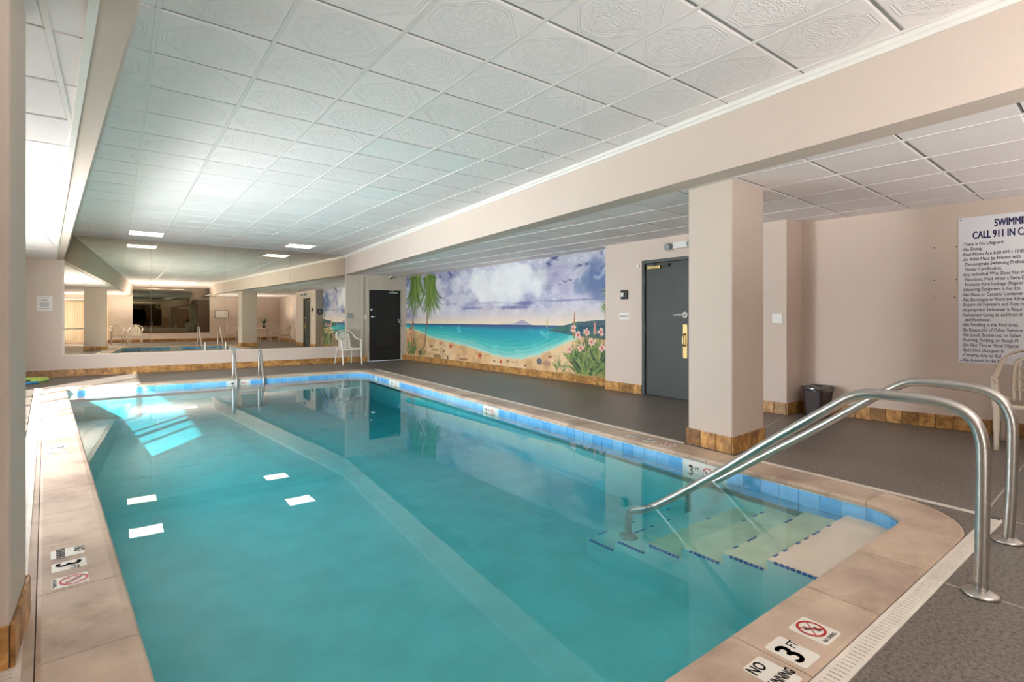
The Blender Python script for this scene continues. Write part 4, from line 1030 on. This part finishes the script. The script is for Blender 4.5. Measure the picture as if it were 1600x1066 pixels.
# ---------------------------------------------------------------- plastic armchairs
def resin_chair(loc, rz, label, m, group='resin armchairs round the deck'):
    r = empty('plastic_chair', loc, rz, label, 'chair', group)            # faces -y
    # seat
    bm = bmesh.new(); nx, ny = 8, 8; V = []
    for j in range(ny+1):
        row = []
        for i in range(nx+1):
            u, v = i/nx*2-1, j/ny; wd = .235-.03*v; x = u*wd; y = -.24+.44*v
            z = .425-.035*v-.018*(1-u*u)*math.sin(PI*min(1, v*1.1)); z -= .03*max(0, .12-v)/.12
            row.append(bm.verts.new((x, y, z)))
        V.append(row)
    for j in range(ny):
        for i in range(nx): bm.faces.new([V[j][i], V[j][i+1], V[j+1][i+1], V[j+1][i]])
    g_ = bmesh.ops.solidify(bm, geom=bm.faces[:], thickness=.012); from_bm('seat', bm, m, r, smooth=False)
    # seat rim skirt
    bm = bmesh.new(); tube(bm, smooth_path([(-.215, .2, .395), (-.24, 0, .41), (-.245, -.2, .41), (-.2, -.245, .405), (0, -.255, .40), (.2, -.245, .405), (.245, -.2, .41), (.24, 0, .41), (.215, .2, .395)], 4), .010, seg=8, ry=.024, up=(0,0,1)); from_bm('seat_rim', bm, m, r, smooth=True)
    # one hoop: arm - back top - arm
    for s in (1,):
        P_ = [(-.275, -.20, .60), (-.285, -.19, .645), (-.285, -.10, .66), (-.275, .04, .675), (-.262, .14, .72), (-.24, .205, .79), (-.19, .25, .855), (-.10, .28, .895), (0, .288, .905)]
        P_ = P_+[(-x, y, z) for x, y, z in P_[-2::-1]]
        bm = bmesh.new(); pp = smooth_path(P_, 5); tube(bm, pp, .028, seg=10, ry=.012, up=(0, .3, 1)); from_bm('arm_hoop', bm, m, r, smooth=True)
    # inner back frame and slats
    bm = bmesh.new(); tube(bm, smooth_path([(-.15, .20, .40), (-.155, .215, .55), (-.15, .24, .70), (-.12, .262, .80), (0, .272, .825), (.12, .262, .80), (.15, .24, .70), (.155, .215, .55), (.15, .20, .40)], 4), .016, seg=8, ry=.008, up=(0,1,0)); from_bm('backrest', bm, m, r, smooth=True)
    for k in range(7):
        x = -.115+k*.0383; bm = bmesh.new(); zt = .818-.25*abs(x)**1.3
        tube(bm, smooth_path([(x*.95, .20, .40), (x, .218, .56), (x*1.02, .242, .71), (x, .268, zt)], 4), .0125, seg=6, ry=.005, up=(0,1,0)); from_bm('back_slat', bm, m, r, smooth=True)
    for z, y in ((.52, .21), (.63, .228), (.73, .248)):
        bm = bmesh.new(); tube(bm, [(-.15, y-.004, z), (0, y+.004, z), (.15, y-.004, z)], .008, seg=6, ry=.005, up=(0,1,0)); from_bm('back_band', bm, m, r, smooth=True)
    bm = bmesh.new()
    for x in (-.06, 0, .06): tube(bm, [(x*.8, .27, .815), (x, .284, .89)], .012, seg=6, ry=.006, up=(0,1,0))
    from_bm('back_band', bm, m, r, smooth=True)
    # legs
    for sx in (-1, 1):
        bm = bmesh.new(); tube(bm, smooth_path([(sx*.262, -.262, .0), (sx*.262, -.24, .2), (sx*.265, -.222, .41), (sx*.275, -.205, .55), (sx*.28, -.20, .648)], 4), [.020]*4+[.026]*4+[.034]*4+[.03]*5, seg=8, ry=[.012]*17, up=(0,1,0)); from_bm('leg', bm, m, r, smooth=True)
        bm = bmesh.new(); tube(bm, smooth_path([(sx*.235, .30, 0), (sx*.225, .26, .2), (sx*.205, .215, .41), (sx*.2, .22, .44)], 4), [.019]*4+[.024]*4+[.030]*5, seg=8, ry=[.013]*13, up=(0,1,0)); from_bm('leg', bm, m, r, smooth=True)
    return r
def chair_copy(src, loc, rz, label):
    c = src.copy(); C.objects.link(c); c.location = loc; c.rotation_euler = (0,0,rz); c['label'] = label
    for ch in src.children:
        d = ch.copy(); C.objects.link(d); d.parent = c
    return c
ch = resin_chair((4.93, 13.72, 0), math.radians(6), 'cream slatted plastic armchair standing between the far mirror and the black door', M['chairw'])
ch2 = resin_chair((6.72, .90, 0), math.radians(-82), 'almond plastic armchair at the right edge under the rules sign', M['chair'])
chair_copy(ch, (.75, -2.6, 0), math.radians(190), 'cream plastic armchair seen in the far mirror left of the dark mirror')
chair_copy(ch2, (.05, -2.9, 0), math.radians(170), 'almond plastic armchair in the far mirror, right beside the pillar reflection')
chair_copy(ch2, (5.0, -3.2, 0), math.radians(200), 'almond plastic armchair reflected left of the right-hand pillar in the mirror')
chair_copy(ch2, (7.0, -1.9, 0), math.radians(100), 'almond plastic armchair beside the plant table, seen in the far mirror')

# ---------------------------------------------------------------- table with plant (right, behind camera), umbrella and counter (left, behind camera)
tb = empty('side_table', (6.35, -1.9, 0), label='small pale side table holding a dark potted plant, seen in the far mirror', cat='table')
bm = bmesh.new(); lathe(bm, [(0, .70), (.38, .70), (.39, .715), (.38, .73), (0, .73)], (0,0,0), 28); from_bm('tabletop', bm, M['chairw'], tb)
for k in range(4):
    a_ = PI/4+k*PI/2; bm = bmesh.new(); tube(bm, [(.34*math.cos(a_), .34*math.sin(a_), 0), (.26*math.cos(a_), .26*math.sin(a_), .70)], [.018, .024], seg=8); from_bm('leg', bm, M['chair'], tb)
pt = empty('potted_plant', (6.35, -1.9, .73), label='dark leafy potted plant on the pale side table', cat='plant')
bm = bmesh.new(); lathe(bm, [(0, 0), (.06, 0), (.085, .13), (.092, .13), (.092, .145), (0, .145)], (0,0,0), 20); from_bm('pot', bm, M['black'], pt)
bm = bmesh.new()
for k in range(40):
    a_ = random.uniform(0, 2*PI); rr = random.uniform(.1, .3); h = random.uniform(.15, .42)
    tube(bm, smooth_path([(0,0,.13), (rr*.4*math.cos(a_), rr*.4*math.sin(a_), .13+h*.8), (rr*math.cos(a_), rr*math.sin(a_), .13+h)], 3), [.004, .008, .014, .02, .018, .012, .003], seg=5, ry=.002, up=(0,0,1))
o = from_bm('foliage', bm, M['leaf'], pt); o['kind'] = 'stuff'
um = empty('closed_umbrella', (-.98, -2.2, 0), label='tall dark closed patio umbrella, seen in the mirror left of the pillar', cat='umbrella')
bm = bmesh.new(); cyl(bm, (0,0,.02), (0,0,1.95), .018); from_bm('pole', bm, M['black'], um)
bm = bmesh.new(); lathe(bm, [(0, 0), (.2, 0), (.2, .04), (.05, .09), (0, .09)], (0,0,.001), 24); from_bm('base', bm, M['black'], um)
bm = bmesh.new(); lathe(bm, [(0, .55), (.11, .55), (.13, .75), (.10, 1.2), (.06, 1.6), (.02, 1.8), (0, 1.8)], (0,0,0), 10); from_bm('folded_canopy', bm, plain('dark_maroon_canvas', (.02, .008, .01, 1), .8), um)
ct = empty('console_table', (-1.55, -3.0, 0), label='dark console table before the blinds, seen in the far mirror', cat='table')
quick('tabletop', [(-.45, .45, -.22, .22, .74, .78)], M['grey'], ct, bev=.005)
for x in (-.4, .4):
    for y in (-.18, .18): quick('leg', [(x-.02, x+.02, y-.02, y+.02, 0, .74)], M['black'], ct)
# framed notice on the back wall
fn = empty('framed_notice', (4.75, YB, 1.48), label='thin framed white notice on the back wall, seen in the mirror', cat='notice')
quick('frame', [(-.34, .34, .0015, .02, -.22, -.20), (-.34, .34, .0015, .02, .20, .22), (-.34, -.32, .0015, .02, -.2, .2), (.32, .34, .0015, .02, -.2, .2)], M['black'], fn)
quick('sheet', [(-.32, .32, .0015, .006, -.2, .2)], M['paper'], fn)

# ---------------------------------------------------------------- waste bin
bn = empty('waste_bin', (6.93, 2.86, 0), math.radians(-5), label='dark brown waste bin with clear plastic liner in the alcove corner', cat='waste bin')
def rrect(w_, d_, r, z, seg=4):
    out = []
    for cx, cy, a0 in ((w_/2-r, d_/2-r, 0), (-w_/2+r, d_/2-r, PI/2), (-w_/2+r, -d_/2+r, PI), (w_/2-r, -d_/2+r, 1.5*PI)):
        for k in range(seg+1): out.append((cx+r*math.cos(a0+k*PI/2/seg), cy+r*math.sin(a0+k*PI/2/seg), z))
    return out
def loft(bm, loops, close=True):
    R_ = [[bm.verts.new(p) for p in L_] for L_ in loops]; n = len(R_[0])
    for a, b in zip(R_, R_[1:]):
        for k in range(n): bm.faces.new([a[k], a[(k+1)%n], b[(k+1)%n], b[k]])
    if close: bm.faces.new(R_[0][::-1]); bm.faces.new(R_[-1])
    return R_
bm = bmesh.new(); loft(bm, [rrect(.24, .19, .03, 0), rrect(.30, .245, .035, .35), rrect(.31, .255, .035, .352), rrect(.31, .255, .035, .368), rrect(.295, .24, .033, .368), rrect(.23, .18, .028, .02)]); from_bm('bin_body', bm, M['bin'], bn, smooth=False)
bm = bmesh.new()
def wob(L_, a): return [(x+random.uniform(-a, a), y+random.uniform(-a, a), z+random.uniform(-a, a)) for x, y, z in L_]
random.seed(3)
loft(bm, [wob(rrect(.325, .27, .04, .315, 6), .006), wob(rrect(.335, .28, .04, .345, 6), .008), wob(rrect(.33, .27, .04, .378, 6), .006), wob(rrect(.27, .22, .03, .372, 6), .008), wob(rrect(.25, .2, .03, .25, 6), .006)], False)
from_bm('bin_liner', bm, M['liner'], bn, smooth=True)

# ---------------------------------------------------------------- rules sign
v = Vector((.095, -1, 0)).normalized()      # reading direction along the wall (towards the camera side)
S0 = Vector((sign_x(1.57), 1.57, .735)); nrm = Vector((-1, -.095, 0)).normalized()
T = frame(S0+nrm*.004, v, (0,0,1)); SH = 1.55; SW = 1.22
sg = empty('rules_sign', S0+nrm*.001, label='large white pool rules sign with navy heading on the right wall', cat='sign')
loc_inv = Matrix.Translation(-sg.location)
bm = bmesh.new(); box(bm, 0, SW, 0, SH, -.003, .002); bm.transform(loc_inv @ T); from_bm('sign_panel', bm, M['signwhite'], sg)
def st(x, y, s, size, m, **k): return text(s, size, m, loc_inv @ T @ Matrix.Translation((x, y, .0026)), sg, **k)
st(.285, 1.430, 'SWIMMING', .108, M['navy'], bold=.0042, sx=.56); st(.115, 1.318, 'CALL 911 IN CASE', .108, M['navy'], bold=.0042, sx=.56)
lines = ['-There is No Lifeguard.', '-No Diving.', '-Pool Hours Are 6:00 AM \u2013 11:00', '-An Adult Must be Present with', ' Demonstrate Swimming Proficie', ' Similar Certification.', '-Any Individual Who Does Not H', ' Functions, Must Wear a Swim D', ' Protects from Leakage (Regular', '-Lifesaving Equipment is For Em', '-No Glass or Ceramic Container', '-No Beverages or Food are Allow', '-Return All Furniture and Toys to', '-Appropriate Swimwear is Requi', '-Swimmers Going to and from th', ' and Footwear.', '-No Smoking in the Pool Area.', '-Be Respectful of Other Swimme', '-No Loud, Boisterous, or Splash', '-Running, Pushing, or Rough Pl', '-Do Not Throw Metal Objects', '-Each Unit Occupant is', '-Cameras Are for Rul', '-No Animals in the P']
for k, s in enumerate(lines): st(.03 if s[0] == '-' else .045, 1.247-.0536*k, s, .050, M['inkgrey'], bold=.0007, sx=.70)
for x, y in ((.022, .022), (.022, SH-.022), (SW-.022, .022), (SW-.022, SH-.022)):
    bm = bmesh.new(); cyl(bm, (x, y, .002), (x, y, .005), .006, seg=10); bm.transform(loc_inv @ T); from_bm('screw', bm, M['black'], sg)
# wall anchors left of the sign
for k, (y, z) in enumerate([(1.774, 1.99), (1.585, 1.985), (1.774, 1.63), (1.585, 1.63), (1.774, 1.437), (1.60, 1.44)]):
    p = Vector((sign_x(y), y, z)); bm = bmesh.new(); cyl(bm, (0,0,0), tuple(nrm*.006), .007, .005, seg=10)
    o = from_bm('wall_anchor', bm, M['black'], None, loc=p); tag(o, ('top left','top right','middle left','middle right','bottom left','bottom right')[k]+' of six small dark wall anchors beside the rules sign', 'screw', 'leftover wall anchors beside the sign')

# ---------------------------------------------------------------- wall devices
def device(name, x, y, z, sy, sz, dep, m, label, cat, details=None, bev=.004):
    r = empty(name, (x, y, z), label=label, cat=cat)
    quick('housing', [(-dep, -.001, -sy/2, sy/2, -sz/2, sz/2)], m, r, bev=bev)
    return r
th = device('wall_alarm', DX, 5.72, 1.605, .13, .15, .045, M['black'], 'small black wall sounder with white face left of the grey door', 'alarm', bev=.018)
quick('white_face', [(-.052, -.046, -.005, .045, -.035, .03)], M['white'], th)
sw = device('light_switch', DX, 5.735, 1.25, .21, .115, .008, M['white'], 'four-gang white switch plate under the black sounder', 'switch')
for k in range(4): quick('toggle', [(-.02, -.008, -.081+k*.046, -.070+k*.046, -.012, .012)], M['grey'], sw)
s2 = device('light_switch', DX, 3.235, 1.21, .13, .12, .008, M['white'], 'white rocker switch plate on the narrow wall behind the pillar', 'switch')
for k in range(2): quick('rocker', [(-.011, -.008, -.048+k*.05, -.008+k*.05, -.035, .035)], M['white'], s2)
db = device('wall_sensor', DX, 5.44, 2.05, .05, .05, .02, M['white'], 'tiny white sensor box beside the top of the grey door frame', 'sensor')
em = empty('emergency_light', (DX, 4.62, 2.30), label='white twin-head emergency light above the grey door', cat='emergency light')
quick('housing', [(-.07, -.001, -.15, .13, -.05, .05)], M['white'], em, bev=.008)
for yy in (.19, -.2):
    bm = bmesh.new(); cyl(bm, (-.05, yy, 0), (-.12, yy+.01, -.02), .045, .055, seg=18); from_bm('lamp_head', bm, M['grey'], em)
# clock on the return wall beside the mural (seen in the far mirror)
ck = empty('wall_clock', (6.84, 6.15, 1.52), label='round dark wall clock on the short return wall, visible only in the mirror', cat='clock')
bm = bmesh.new(); cyl(bm, (0,.001,0), (0,.035,0), .12, seg=28); from_bm('clock_case', bm, M['black'], ck)
bm = bmesh.new(); cyl(bm, (0,.0355,0), (0,.037,0), .085, seg=28); from_bm('clock_face', bm, M['grey'], ck)
# far wall fittings
cmr = empty('security_camera', (6.35, YF-.12, ZL-.004), label='small dark-lensed dome camera on the ceiling above the black door', cat='camera')
bm = bmesh.new(); lathe(bm, [(0, 0), (.055, 0), (.055, -.03), (.045, -.045), (0, -.045)], (0,0,0), 20); from_bm('housing', bm, M['white'], cmr)
bm = bmesh.new(); lathe(bm, [(0, -.046), (.04, -.046), (.032, -.075), (0, -.085)], (0,0,0), 16); from_bm('lens_dome', bm, M['black'], cmr, smooth=True)
jb = empty('junction_box', (5.20, YF-.0135, 1.30), label='grey electrical box with beige surface trunking left of the black door', cat='electrical box')
quick('box_body', [(-.09, .06, -.045, 0, -.075, .075)], M['grey'], jb, bev=.004); quick('trunking', [(.06, .33, -.025, 0, -.06, .04)], M['panelwall'], jb); quick('trunking', [(.33, .37, -.03, 0, -1.15, 1.1)], M['panelwall'], jb)
kb = empty('key_box', (5.63, YF-.012, 1.26), label='small cream reader box beside the black door frame', cat='reader')
quick('housing', [(-.035, .03, -.03, 0, -.06, .06)], M['white'], kb, bev=.004)
nt = empty('paper_notice', (-1.165, YF, 1.525), label='white printed paper notice on the wall left of the mirror', cat='notice')
quick('sheet', [(-.12, .12, -.004, -.001, -.155, .155)], M['paper'], nt)
bm = bmesh.new()
for k, (z, w_) in enumerate([(.11, .09), (.075, .05), (.055, .05), (.01, .07), (-.015, .07), (-.04, .07), (-.065, .06), (-.11, .08)]): box(bm, -w_, w_, -.0048, -.0042, z, z+.010)
o = from_bm('printed_lines', bm, M['inkfade'], nt); o['kind'] = 'stuff'
lr = empty('life_ring', (-1.92, YF, 1.62), label='white life ring hung on the far wall, half hidden by the left pillar', cat='life ring')
bm = bmesh.new(); tube(bm, [(.29*math.cos(2*PI*k/36), -.055, .29*math.sin(2*PI*k/36)) for k in range(37)], .05, seg=12, caps=False); from_bm('ring_body', bm, M['white'], lr, smooth=True)
bm = bmesh.new(); tube(bm, smooth_path([(.26, -.06, -.2), (.30, -.05, -.42), (.33, -.04, -.36), (.34, -.04, -.2)], 5), .008, seg=6); from_bm('rope', bm, M['white'], lr, smooth=True)
# foam noodles on the far left deck
nd = empty('pool_noodle', (-1.3, 13.4, 0), label='lime green foam noodle bent in a hook on the far left deck', cat='pool noodle')
bm = bmesh.new(); tube(bm, smooth_path([(-.75, .30, .035), (-.2, .33, .035), (.12, .33, .035), (.22, .22, .035), (.22, .02, .035), (.14, -.12, .035), (.02, -.14, .035)], 6), .035, seg=14); from_bm('foam_body', bm, M['noodle'], nd, smooth=True)
b2 = empty('pool_noodle', (-1.3, 13.0, 0), label='short thin blue foam noodle beside the green one', cat='pool noodle')
bm = bmesh.new(); tube(bm, [(-.25, -.1, .025), (-.05, .0, .025), (.15, .06, .025)], .024, seg=12); from_bm('foam_body', bm, M['bluefoam'], b2, smooth=True)
# small white drain cap at the foot of the left pillar
o = empty('deck_plug', (-.305, 2.985, 0), label='small white round plug at the foot of the left pillar', cat='plug')
bm = bmesh.new(); lathe(bm, [(0, 0), (.02, 0), (.022, .012), (.012, .02), (0, .02)], (0,0,.001), 16); from_bm('cap', bm, M['white'], o)
